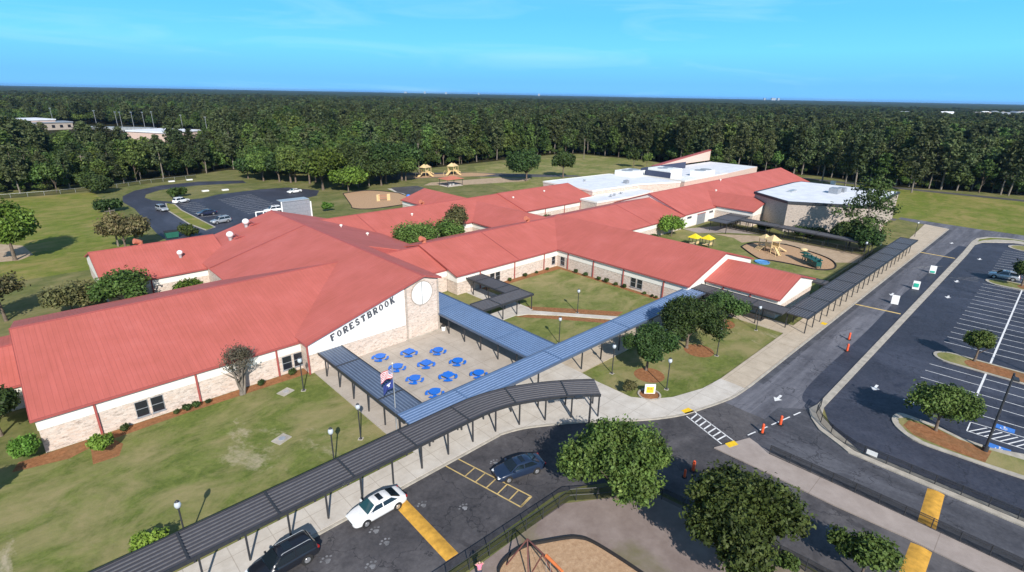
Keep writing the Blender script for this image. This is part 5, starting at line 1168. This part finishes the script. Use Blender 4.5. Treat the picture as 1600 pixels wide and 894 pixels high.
# ------------------------------------------------------------------ foliage
def leaves_mesh(name,cl,rad,n_leaf,leaf,mat,seed,flat=.25):
    "cl: clump centres (k,3), rad: clump radii (k,), each filled with small leaf quads"
    g=np.random.default_rng(seed); cl=np.asarray(cl,float); rad=np.asarray(rad,float); k=len(cl)
    c=np.repeat(cl,n_leaf,0); r=np.repeat(rad,n_leaf)
    d=g.normal(size=c.shape); d/=np.linalg.norm(d,axis=1,keepdims=True); q=g.random(len(c))**.45
    up=np.clip(d[:,2:3],0,1)
    p=c+d*(r*q)[:,None]*np.array([1,1,1.0])*(1+.55*up)
    nrm=d*.7+g.normal(size=c.shape)*.55; nrm[:,2]+=flat; nrm/=np.linalg.norm(nrm,axis=1,keepdims=True)
    a=np.cross(nrm,g.normal(size=c.shape)); a/=np.linalg.norm(a,axis=1,keepdims=True); b=np.cross(nrm,a)
    s=(leaf*(.55+.9*g.random(len(c))))[:,None]
    vs=np.stack([p-a*s,p+b*s*.55+nrm*s*.12,p+a*s,p-b*s*.55+nrm*s*.12],1).reshape(-1,3)
    n=len(c); me=bpy.data.meshes.new(name); me.vertices.add(4*n); me.vertices.foreach_set('co',vs.astype(np.float32).ravel())
    me.loops.add(4*n); me.loops.foreach_set('vertex_index',np.arange(4*n,dtype=np.int32)); me.polygons.add(n)
    me.polygons.foreach_set('loop_start',np.arange(0,4*n,4,dtype=np.int32)); me.polygons.foreach_set('loop_total',np.full(n,4,dtype=np.int32))
    me.materials.append(M[mat]); me.update(calc_edges=True)
    tn=np.repeat(g.uniform(.62,1.42,k),n_leaf*4).astype(np.float32); me.attributes.new('tint','FLOAT','POINT').data.foreach_set('value',tn); return me
def lobed(h,zb,w,nl,nc,seed,tight=.55):
    "clump centres on the shells of a handful of overlapping lobes: uneven outline with gaps"
    g=np.random.default_rng(seed); rz=(h-zb)/2; cz=(h+zb)/2; out=[]
    lob=[]
    for i in range(nl):
        d=g.normal(size=3); d/=np.linalg.norm(d); d[2]=abs(d[2])*.9-.25; q=tight*(.85+.55*g.random())
        lob.append((d*min(q,.82),.20+.24*g.random()))
    lob.append((np.zeros(3),.45))
    for i in range(nc):
        c,r=lob[g.integers(len(lob))]; d=g.normal(size=3); d/=np.linalg.norm(d); d[2]=d[2]*.85+.12
        p=c+d*r*(.75+.3*g.random())
        if np.linalg.norm(p)>1.14: p/=np.linalg.norm(p)/1.14
        out.append((p[0]*w/2,p[1]*w/2,cz+p[2]*rz))
    return np.array(out)
def trunk_mb(h,w,zb,seed,r=None,limbs=6,multi=1):
    q=random.Random(seed); mb=MB(); r=r or .028*h
    for m in range(multi):
        ox,oy=(0,0) if multi==1 else (q.uniform(-.15,.15),q.uniform(-.15,.15))
        lx,ly=(q.uniform(-.15,.15),q.uniform(-.15,.15)) if multi==1 else (q.uniform(-.9,.9),q.uniform(-.9,.9))
        top=zb+(h-zb)*.45
        a=(ox,oy,0); b=(ox+lx*.4,oy+ly*.4,zb*.6+.2); c=(ox+lx,oy+ly,top)
        mb.tube(a,b,r*1.25,r*.9,8); mb.tube(b,c,r*.9,r*.45,8)
        for i in range(limbs):
            t=2*PI*i/limbs+q.uniform(-.4,.4); f=q.uniform(.15,.95); p=[b[k]+(c[k]-b[k])*f for k in range(3)]
            L=w*q.uniform(.2,.38); mb.tube(p,(p[0]+L*math.cos(t),p[1]+L*math.sin(t),p[2]+(h-p[2])*q.uniform(.3,.65)),r*.42,r*.12,6)
    return mb
def tree(name,label,cat,u,v,h,w,leaf='leaf_oak',zb=None,nl=8,nc=150,nleaf=60,ls=.17,seed=1,bark='bark',group=None,multi=1,cr=.11,tight=.55,z=0,trunk=True,sq=(1,1)):
    zb=.22*h if zb is None else zb
    t=empty(name,(u,v,z),label,cat,group)
    cl=lobed(h-w*cr*.6,zb+w*cr*.5,w*(1-cr),nl,nc,seed,tight); cl[:,0]*=sq[0]; cl[:,1]*=sq[1]
    g=np.random.default_rng(seed+9); rad=w*cr*(.65+.7*g.random(len(cl)))
    o=bpy.data.objects.new('crown',leaves_mesh('crown',cl,rad,nleaf,ls,leaf,seed)); COL.objects.link(o); o.parent=t
    if trunk:
        q=trunk_mb(h,w,zb,seed,multi=multi,limbs=6 if multi==1 else 4); me=q.build('trunk',bark,None,60); me.parent=t
    return t
GT='round trees and shrubs of the school grounds'
tree('shade_tree','big dense green tree at the road bend, right of the navy sedan','tree',32.4,20.2,7.5,9.2,'leaf_oak',.6,17,640,62,.15,11,cr=.066,tight=.66)
tree('shade_tree','big dense green tree beside the walk island, left of the speed hump','tree',34.0,10.4,7.0,10.0,'leaf_oak',.5,18,680,62,.15,12,cr=.064,tight=.68)
u,v=P(1345,905); tree('young_tree','small green tree cut off by the bottom edge','tree',u,v,3.6,4.6,'leaf_oak',.7,6,120,70,.15,13)
u,v=P(1222,893); tree('shrub','low green shrub at the bottom edge left of the small tree','shrub',u,v,1.5,2.2,'leaf_oak',.1,5,50,50,.12,14,trunk=False)
tree('shade_tree','nearest of three round dark trees on the corner lawn, behind the yellow sign','tree',54.2,31.4,6.6,6.6,'leaf_dark',.9,12,420,56,.15,15,cr=.075,tight=.66)
tree('shade_tree','tallest of three round dark trees on the corner lawn','tree',64.0,31.2,8.0,9.2,'leaf_dark',.4,15,560,56,.16,16,cr=.07,tight=.66)
tree('shade_tree','smallest and farthest of three round dark trees on the corner lawn','tree',77.0,32.0,5.0,6.6,'leaf_dark',.4,12,340,50,.16,17,cr=.08,tight=.66)
tree('shade_tree','broad green tree on the nearest parking lot island','tree',65.9,3.2,6.0,6.8,'leaf_oak',.15,13,520,56,.15,18,cr=.08,tight=.5,z=.15)
tree('young_tree','slim green tree on the second parking lot island','tree',89.6,2.9,5.6,4.1,'leaf_oak',.7,8,240,50,.14,219,cr=.09,tight=.42,z=.15)
u,v=P(1590,446); tree('young_tree','small green tree on the third parking lot island at the right edge','tree',136.8,1.6,5.5,5.6,'leaf_oak',1.4,6,140,60,.2,20,z=.15)
tree('crape_myrtle','sparse greyish crape myrtle with pale stems before the front wing wall','tree',14.3,59.3,6.6,5.2,'leaf_grey',1.5,9,150,20,.09,21,'pale_bark',multi=5,cr=.09,tight=.7)
tree('round_shrub','round clipped green shrub at the left corner of the front wing','shrub',-4.2,60.4,2.9,3.7,'leaf_bright',.1,5,150,80,.13,22,cr=.10,trunk=False,tight=.35)
tree('round_shrub','round clipped green shrub standing out on the lawn in a mulch patch','shrub',1.0,57.0,2.3,2.7,'leaf_bright',.1,5,110,80,.12,23,cr=.10,trunk=False,tight=.35)
tree('spiky_shrub','loose yellow green shrub behind the black walkway at the lower left','shrub',1.6,40.2,1.9,3.2,'leaf_bright',.1,6,70,45,.15,24,trunk=False)
tree('dark_tree','dark tree at the left edge beside the front wing gable','tree',-6.0,67,5.6,5.5,'leaf_dark',.8,7,170,70,.2,25)
tree('dark_tree','dark tree partly out of frame at the left edge by the low red roof','tree',-8.2,70.2,4.6,5.5,'leaf_dark',.8,7,150,70,.2,26)
tree('yard_tree','bushy green tree hiding the left gable of the rear wing','tree',9.4,96.5,6.8,8.6,'leaf_oak',1.2,8,220,60,.24,27)
tree('yard_tree','dull green tree left of the red shed behind the front wing','tree',3.0,100.5,5.2,8.4,'leaf_brown',1.0,7,170,60,.22,28)
tree('bright_shrub','bright yellow green shrub in the gap between the two left roofs','shrub',18.3,96.0,3.4,6.4,'leaf_bright',.2,6,110,60,.22,29,trunk=False)
tree('cypress_tree','tall feathery bright green tree on the left field casting a long shadow','tree',-2.2,141.5,13,11,'leaf_bright',.4,9,330,60,.34,30,cr=.10)
tree('thin_tree','thin leaved pale green tree at the left edge beyond the front wing','tree',-4.6,103.5,7.6,9.0,'leaf_brown',2.2,7,130,46,.22,31)
tree('grey_green_tree','grey green tree in front of the rear lane, beside the can pole','tree',15.6,137,8.4,9.6,'leaf_brown',1.0,8,220,60,.28,32)
tree('round_bush','dark round bush at the edge of the left woods by the leaning pole','bush',21.0,220,5.4,11.5,'leaf_dark',.3,6,150,60,.4,33,trunk=False)
u,v=P(172,332); tree('round_bush','dark ragged bush at the bend of the rear lane','bush',u,v,3.6,8,'leaf_dark',.3,6,90,50,.35,34,trunk=False)
u,v=P(298,367); tree('round_bush','low green bush right of the green dumpster','bush',u,v,2.4,6,'leaf_oak',.2,6,90,50,.28,35,trunk=False)
u,v=P(278,308); tree('round_bush','small bush on the loop grass beside the white SUV','bush',u,v,3,6.5,'leaf_oak',.2,6,70,50,.35,36,trunk=False)
tree('courtyard_tree','green spreading tree filling the inner courtyard','tree',62.6,95.6,6.2,13,'leaf_oak',.8,9,340,60,.24,37,sq=(1.15,.62))
tree('courtyard_tree','dark tree in the inner courtyard in front of the brownish one','tree',70.5,95.2,6.0,9,'leaf_oak',.8,8,220,60,.24,38,sq=(1,.7))
tree('courtyard_tree','taller brownish green tree at the back of the inner courtyard','tree',74.2,95.8,9.0,8.0,'leaf_brown',2,7,180,60,.24,39)
tree('round_bush','low bush between the connecting roof and the flat white block','bush',103,94.6,2.6,5,'leaf_dark',.2,6,70,50,.25,40,trunk=False)
tree('yard_tree','bright green tree beside the white service wall of the far wing','tree',118.5,66.0,5.2,7.6,'leaf_bright',1.0,8,190,60,.26,41)
u,v=P(985,352); tree('round_bush','small dark bush under the eave of the far wing','bush',111.5,66.8,1.6,3,'leaf_dark',.1,5,40,50,.2,42,trunk=False)
tree('grove_tree','bright green leafy tree left of the dark oaks by the rear lot','tree',80.5,181,15.2,17,'leaf_bright',2.2,10,320,60,.48,43)
tree('grove_tree','low bright green tree at the near foot of the grove by the back play area','tree',85.5,172,9.0,13,'leaf_bright',1.2,8,220,60,.42,44)
tree('oak_tree','leftmost of three dark round oaks behind the back play area','tree',96,184,15.5,17,'leaf_dark',2,9,300,60,.46,45)
tree('oak_tree','middle of three dark round oaks behind the back play area','tree',105,180,16.2,18,'leaf_dark',2,10,320,60,.46,46)
tree('oak_tree','rightmost of three dark round oaks behind the back play area','tree',114,183,15,17,'leaf_dark',2,9,300,60,.46,47)
for i,(u,v,h,w) in enumerate(((78,203,14,14),(86,199,15,13),(92,206,14.5,14),(99,199,16,13),(110,196,15.5,14),(119,194,14,13),(74,222,13,14),(84,219,14,14))):
    tree('grove_tree','green broadleaf tree deep in the grove behind the bright green one','tree',u,v,h,w,('leaf_oak','leaf_wood')[i%2],1.0,8,190,50,.5,80+i,group='broadleaf trees deep in the grove')
for i,(x,y,h,w) in enumerate(((388,279,9,11),(412,283,12,13),(437,284,12,13),(462,285,13,13),(484,287,13.5,13),(400,270,13,14),(430,272,14,14),(536,293,11,12),(560,294,12,13),(596,290,13,14),(634,283,12,13))):
    u,v=P(x,y); tree('grove_tree','dark broadleaf tree in the belt along the back of the rear lot','tree',u,v,h,w,('leaf_dark','leaf_oak','leaf_dark')[i%3],.6,9,200,50,.46,100+i,group='broadleaf trees along the back of the rear lot')
u,v=P(-48,800); tree('round_bush','tall bush just outside the left edge of the lawn','bush',u,v,4.6,3.0,'leaf_dark',.3,6,90,50,.18,120)
tree('oak_tree','broad dark tree on the far lawn left of the white roofs','tree',152.7,152,12.6,17.5,'leaf_dark',1.4,9,320,60,.44,48)
tree('oak_tree','smaller dark round tree on the far lawn, right of the broad one','tree',171.6,149,11.2,11,'leaf_dark',2.6,8,220,60,.42,49)
tree('round_bush','small yellow green bush on the lawn by the plant screen','bush',*P(512,330),2.6,4.2,'leaf_bright',.2,5,60,50,.25,50,trunk=False)
tree('dark_tree','dark tree leaning over the walkway by the tan gymnasium','tree',143.5,33,6.8,8.5,'leaf_dark',1,8,200,60,.28,51)
tree('dark_tree','dark bushy tree near the end of the long side drive walkway','tree',140.5,29.2,6.2,8,'leaf_dark',.8,8,200,60,.28,52)
for i,(u,v,w) in enumerate(((144.8,53.8,5),(146.5,45.8,5.6),(148.3,42.2,5.6),(150.6,38.6,5))):
    tree('round_bush','dark evergreen shrub against the shaded gymnasium wall','shrub',u-2.2,v-1.2,2.6,w,'leaf_dark',.2,6,80,50,.26,53+i,group='shrubs along the gymnasium wall',trunk=False)
# shrubs in the mulch beds
lowk=None; sh_used=0
LS=[(u,59.85) for u in (7.8,8.7,9.6,10.9,3.2,16.6,20.3)]+[(u,67.6) for u in (64.3,68.4,71.4,74.6)]+[(77.5,v) for v in (62.8,60.3,57.2,55.4,53.2,51.2,47,45.4,44.6)]
for i,(u,v) in enumerate(LS):
    lb='small dark shrub in the mulch along the front wing wall' if i<7 else 'small dark shrub in the mulch bed of the courtyard wall'
    gp_='small shrubs along the front wing' if i<7 else 'small shrubs along the courtyard walls'
    if lowk is None:
        cl=lobed(.62,.12,.9,4,26,77,.4); me=leaves_mesh('shrub',cl,np.full(len(cl),.16),40,.09,'leaf_dark',77); lowk=me
    o=bpy.data.objects.new('shrub',lowk); COL.objects.link(o); s=rnd.uniform(.8,1.35); o.location=(u,v,0); o.scale=(s,s,s*rnd.uniform(.8,1.1)); o.rotation_euler=(0,0,rnd.uniform(0,6)); tag(o,lb,'shrub',gp_)
t=tree('flower_shrub','reddish shrub at the plaza corner left of the yellow sign','shrub',47.9,29.7,1.5,2.3,'leaf_brown',.15,5,60,50,.11,60,trunk=False)

# the lone pine by the gymnasium and the pines of the wood edge
def pine_cl(h,w,zb,nw,seed,per=7):
    g=np.random.default_rng(seed); out=[];rad=[]
    for i in range(nw):
        f=i/(nw-1); z=zb+(h-zb)*f; rr=w/2*(.35+.75*math.sin(PI*(.12+.80*f)))*(.45+.7*g.random()); a0=g.random()*6.28
        for j in range(per):
            if g.random()<.22: continue
            a=a0+2*PI*j/per+g.normal()*.25
            for q in (.35,.65,1.0):
                out.append((rr*q*math.cos(a),rr*q*math.sin(a),z+g.normal()*.25-.25*q+.15)); rad.append((.30+.22*g.random())*w*.26*(1.15-.3*f))
    out.append((0,0,h)); rad.append(w*.08)
    return np.array(out),np.array(rad)
def pine_trunk(h,zb,seed,w):
    q=random.Random(seed); mb=MB(); l=(q.uniform(-.5,.5),q.uniform(-.5,.5))
    mb.tube((0,0,0),(l[0],l[1],zb),.017*h,.012*h,7); mb.tube((l[0],l[1],zb),(0,0,h*.97),.012*h,.003*h,7)
    for i in range(7):
        a=q.uniform(0,6.28); z=zb*.8+(h-zb)*q.random()*.8; L=w*.3; mb.tube((l[0]*.6,l[1]*.6,z),(L*math.cos(a),L*math.sin(a),z+q.uniform(-.2,.7)),.05,.02,5)
    return mb
t=empty('pine_tree',(146.0,28.0,0),'tall ragged dark pine standing alone by the gymnasium','pine tree')
t.location=(143.2,30.6,0)
cl,rd=pine_cl(15.4,12.5,3.4,8,5,6); o=bpy.data.objects.new('crown',leaves_mesh('crown',cl,rd,46,.30,'leaf_dark',5)); COL.objects.link(o); o.parent=t
o=pine_trunk(15.4,3.0,5,10).build('trunk','bark',None,60); o.parent=t

# ------------------------------------------------------------------ the woods
def proto_pine(seed,h,w,zb,mat,nw):
    cl,rd=pine_cl(h,w,zb,nw,seed,6); return leaves_mesh('crown',cl,rd*1.15,16,.55,mat,seed), pine_trunk(h,zb,seed,w)
def proto_broad(seed,h,w,zb,mat):
    cl=lobed(h-.8,zb+.6,w*.88,7,95,seed,.55); g=np.random.default_rng(seed); return leaves_mesh('crown',cl,w*.12*(.7+.6*g.random(len(cl))),18,.55,mat,seed), trunk_mb(h,w,zb,seed,r=.2)
PR=[]
for i,(k,h,w,zb,mat) in enumerate((('p',18.5,7.8,6.5,'leaf_pine'),('p',20,7.0,8.5,'leaf_pine'),('p',17,7.6,5,'leaf_wood'),('p',20,7.6,7.5,'leaf_pine'),('b',13.5,9.0,.5,'leaf_dark'),('b',14.5,9.5,.8,'leaf_oak'),('b',11.5,8.5,.3,'leaf_wood'),('b',15.5,9.5,1.2,'leaf_wood'))):
    cr_,tm=proto_pine(100+i,h,w,zb,mat,7) if k=='p' else proto_broad(100+i,h,w,zb,mat)
    o=tm.build('trunk','pale_bark' if k=='p' else 'bark',None,60); tme=o.data; bpy.data.objects.remove(o); PR.append((cr_,tme,h))
EDGE=[(-75,238),(-2,233),(13,229),(25,234),(38,238),(54,244),(82,256),(84,232),(92,214),(118,207),(131,204),(165,209),(205,214),(252,211),(258,168),(249,125),(271,83),(263,49),(275,16),(284,-12),(292,-60)]
def eh(u,v): return 1.0
g=random.Random(21); front=[]
def woodtree(k,u,v,s,label,group):
    cr_,tme,h=PR[k]; t=empty('forest_tree',(u,v,0),label,'tree',group); t.rotation_euler=(0,0,g.uniform(0,6.28)); t.scale=(s*g.uniform(.92,1.08),)*2+(s,)
    for n,me in (('trunk',tme),('crown',cr_)):
        o=bpy.data.objects.new(n,me); COL.objects.link(o); o.parent=t
    front.append((u,v))
def lab(u,v,k):
    side='left' if u<70 else ('middle' if v>180 and u<235 else 'right')
    kind='tall bare-trunked pine' if k<4 else 'bushy broadleaf tree'
    pl={'left':'at the woods edge behind the left field','middle':'at the woods edge behind the play lawns','right':'at the woods edge beyond the far road'}[side]
    return kind+' '+pl, ('pines' if k<4 else 'broadleaf trees')+' along the '+side+' woods edge'
L=0; cnt=0
for a,b in zip(EDGE,EDGE[1:]):
    a=Vector(a);b=Vector(b);d=b-a;ln=d.length;n_=Vector((-d.y,d.x)).normalized(); 
    x=0
    while x<ln:
        for row in (0,1):
            p=a+d*((x+g.uniform(-2,2))/ln)+n_*(3.2+row*6+g.uniform(-3.4,3.4))
            right=p.x>235 or p.x<60
            k=g.choice((0,1,2,3,0,1,4,5,6,7)) if right else g.choice((0,1,2,4,5,6,7,4,6))
            s=g.uniform(.66,1.14)*(.74 if p.x<62 and k<4 else .86 if p.x<62 else 1.0)
            lb,gr=lab(p.x,p.y,k); woodtree(k,p.x,p.y,s,lb,gr); cnt+=1
        x+=5.4 if (a.x>235 or a.x<50) else 6.8
# lone pines in front of the right woods, on the verge
for i,(px_,py_,k) in enumerate(((1424,301,0),(1284,286,1),(1335,297,3),(1253,272,1),(1320,292,0),(1231,269,3))):
    u,v=P(px_,py_); lb=['broad pine','slim pine','tall pine','straight pine','thin pine','pale-stemmed pine'][i]+' out on the verge before the right woods, '+['beside the open field','just above the far red ridge','above the gymnasium roof','left of the slim one','between the slim and tall ones','above the far red roof end'][i]
    woodtree(k,u,v,1.0,lb,None); cnt+=1
for i,(px_,py_,s) in enumerate(((990,262,.85),(1010,262,.6),(1120,262,.8))):
    u,v=P(px_,py_); woodtree(4+i,u,v,s,['dark broadleaf tree','small tree','rounded tree'][i]+' behind white roofs, '+['left of rooftop units','just above the tall rooftop unit','right of the sloping parapet'][i],None)
US=[]
# everything behind: one forest, instanced on scattered points
def inside(poly,x,y):
    c=False;n=len(poly);j=n-1
    for i in range(n):
        if (poly[i][1]>y)!=(poly[j][1]>y) and x<(poly[j][0]-poly[i][0])*(y-poly[i][1])/(poly[j][1]-poly[i][1])+poly[i][0]: c=not c
        j=i
    return c
OPEN=EDGE+[(310,-400),(-400,-400),(-400,238)]
OPEN=[(EDGE[0][0]-400,238)]+EDGE+[(330,-400),(-475,-400)]
cx_=sum(p[0] for p in OPEN)/len(OPEN)
CLEAR=[P(-60,233),P(60,236),P(150,246),P(235,248),P(300,246),P(350,236),P(335,211),P(290,203.5),P(240,199.5),P(180,196.5),P(110,194),P(40,193),P(-80,191)]
FADE=[P(1440,181),P(1600,185.5),P(1640,187),P(1640,184),P(1440,178.5)]
pts=[];at_s=[];at_k=[];at_r=[]
g=random.Random(33); grid={}
for u,v in front: grid.setdefault((int(u//4),int(v//4)),1)
def scatter(r0,r1,sp,smin,smax):
    a0,a1=TH*0+R(46.2-57),R(46.2+57)
    r=r0
    while r<r1:
        n=int((a1-a0)*r/sp)
        for i in range(n):
            a=a0+(a1-a0)*(i+g.random())/n; rr=r+g.uniform(-.5,.5)*sp; u,v=rr*math.cos(a),rr*math.sin(a)
            if inside(OPEN,u,v): continue
            if inside(CLEAR,u,v): continue
            if (int(u//4),int(v//4)) in grid: continue
            pts.append((u,v,0)); big=math.sin(u*.011+1)*math.cos(v*.013)+math.sin(u*.03)*.4
            at_k.append(g.choice((0,1,2,3,2)) if big+g.uniform(-.9,.9)>0 else g.choice((4,5,6,7))); at_s.append(g.uniform(smin,smax)*(1+.16*math.sin(u*.021+v*.017)*math.sin(v*.03-u*.008))*(.74 if u<75 and v<300 else 1)); at_r.append(g.uniform(0,6.28))
        r+=sp
for a,b in zip(EDGE,EDGE[1:]):
    a=Vector(a);b=Vector(b);d=b-a;ln=d.length;n_=Vector((-d.y,d.x)).normalized(); x=0
    while x<ln:
        p=a+d*((x+g.uniform(-1,1))/ln)+n_*g.uniform(2,8); pts.append((p.x,p.y,0)); at_k.append(g.choice((4,5,6,7))); at_s.append(g.uniform(.18,.42)); at_r.append(g.uniform(0,6.28)); x+=2.6
scatter(210,520,6.0,.62,1.0); scatter(520,1250,8.0,.66,.92); scatter(1250,2300,12.5,.66,.80)
me=bpy.data.meshes.new('woods'); me.from_pydata(pts,[],[])
for n,d,t_ in (('s',at_s,'FLOAT'),('w',[g.uniform(.85,1.4)*(1 if p[0]*p[0]+p[1]*p[1]<520**2 else 1.25 if p[0]*p[0]+p[1]*p[1]<1250**2 else 1.9) for p in pts],'FLOAT'),('r',at_r,'FLOAT'),('k',at_k,'INT')):
    me.attributes.new(n,t_,'POINT').data.foreach_set('value',np.array(d,dtype=np.int32 if t_=='INT' else np.float32))
woods=bpy.data.objects.new('woods',me); COL.objects.link(woods); tag(woods,'dense dark green woodland stretching from behind the school to the horizon','woods',kind='stuff')
ng=bpy.data.node_groups.new('woods','GeometryNodeTree'); ng.interface.new_socket('Geometry',in_out='INPUT',socket_type='NodeSocketGeometry'); ng.interface.new_socket('Geometry',in_out='OUTPUT',socket_type='NodeSocketGeometry')
N=ng.nodes; gi=N.new('NodeGroupInput'); go=N.new('NodeGroupOutput'); jn=N.new('GeometryNodeJoinGeometry')
def na(name,t_):
    n=N.new('GeometryNodeInputNamedAttribute'); n.data_type=t_; n.inputs[0].default_value=name; return n.outputs[0]
S,Rt,K=na('s','FLOAT'),na('r','FLOAT'),na('k','INT')
cx=N.new('ShaderNodeCombineXYZ'); ng.links.new(Rt,cx.inputs[2])
sm=N.new('ShaderNodeMath'); sm.operation='MULTIPLY'; ng.links.new(S,sm.inputs[0]); ng.links.new(na('w','FLOAT'),sm.inputs[1])
sv=N.new('ShaderNodeCombineXYZ'); ng.links.new(sm.outputs[0],sv.inputs[0]); ng.links.new(sm.outputs[0],sv.inputs[1]); ng.links.new(S,sv.inputs[2])
crowns={}
for o in bpy.data.objects:
    if o.name.startswith('crown'): 
        for k,(cr_,tme,h) in enumerate(PR):
            if o.data==cr_ and k not in crowns: crowns[k]=o
for k in range(len(PR)):
    if k not in crowns: continue
    oi=N.new('GeometryNodeObjectInfo'); oi.transform_space='ORIGINAL'; oi.inputs['Object'].default_value=crowns[k]; oi.inputs['As Instance'].default_value=True
    cm=N.new('FunctionNodeCompare'); cm.data_type='INT'; cm.operation='EQUAL'
    ia=[i for i in cm.inputs if i.type=='INT']; ng.links.new(K,ia[0]); ia[1].default_value=k
    ip=N.new('GeometryNodeInstanceOnPoints'); ng.links.new(gi.outputs[0],ip.inputs['Points']); ng.links.new(cm.outputs[0],ip.inputs['Selection']); ng.links.new(oi.outputs['Geometry'],ip.inputs['Instance']); ng.links.new(cx.outputs[0],ip.inputs['Rotation']); ng.links.new(sv.outputs[0],ip.inputs['Scale'])
    ng.links.new(ip.outputs[0],jn.inputs[0])
ng.links.new(jn.outputs[0],go.inputs[0])
md=woods.modifiers.new('woods','NODES'); md.node_group=ng
print('edge trees',cnt,'woods points',len(pts))
# far canopy sheet to the horizon: a bumpy surface, ring by ring
a0,a1=R(46.2-60),R(46.2+60); na_=900; rings=[]; r=2150
while r<15000: rings.append(r); r*=1.0065
gq=np.random.default_rng(4); A=np.linspace(a0,a1,na_); RR=np.array(rings)
AA,R2=np.meshgrid(A,RR); AA=AA+gq.normal(size=AA.shape)*(a1-a0)/na_*.25
Z=11.0+gq.normal(size=AA.shape)*1.1+2.2*np.sin(AA*37+R2*.004)*np.sin(R2*.0021+AA*11); Z[0]-=6
co=np.stack([R2*np.cos(AA),R2*np.sin(AA),Z],-1).reshape(-1,3); nr=len(rings)
idx=np.arange(nr*na_).reshape(nr,na_); f=np.stack([idx[:-1,:-1],idx[1:,:-1],idx[1:,1:],idx[:-1,1:]],-1).reshape(-1,4)
me=bpy.data.meshes.new('far_woods'); me.vertices.add(len(co)); me.vertices.foreach_set('co',co.astype(np.float32).ravel()); me.loops.add(f.size); me.loops.foreach_set('vertex_index',f.astype(np.int32).ravel()); me.polygons.add(len(f)); me.polygons.foreach_set('loop_start',np.arange(0,f.size,4,dtype=np.int32)); me.polygons.foreach_set('loop_total',np.full(len(f),4,dtype=np.int32)); me.materials.append(M['far_canopy']); me.update(calc_edges=True)
o=bpy.data.objects.new('far_woods',me); COL.objects.link(o); tag(o,'far woodland canopy fading to a dark line at the horizon','woods',kind='stuff')
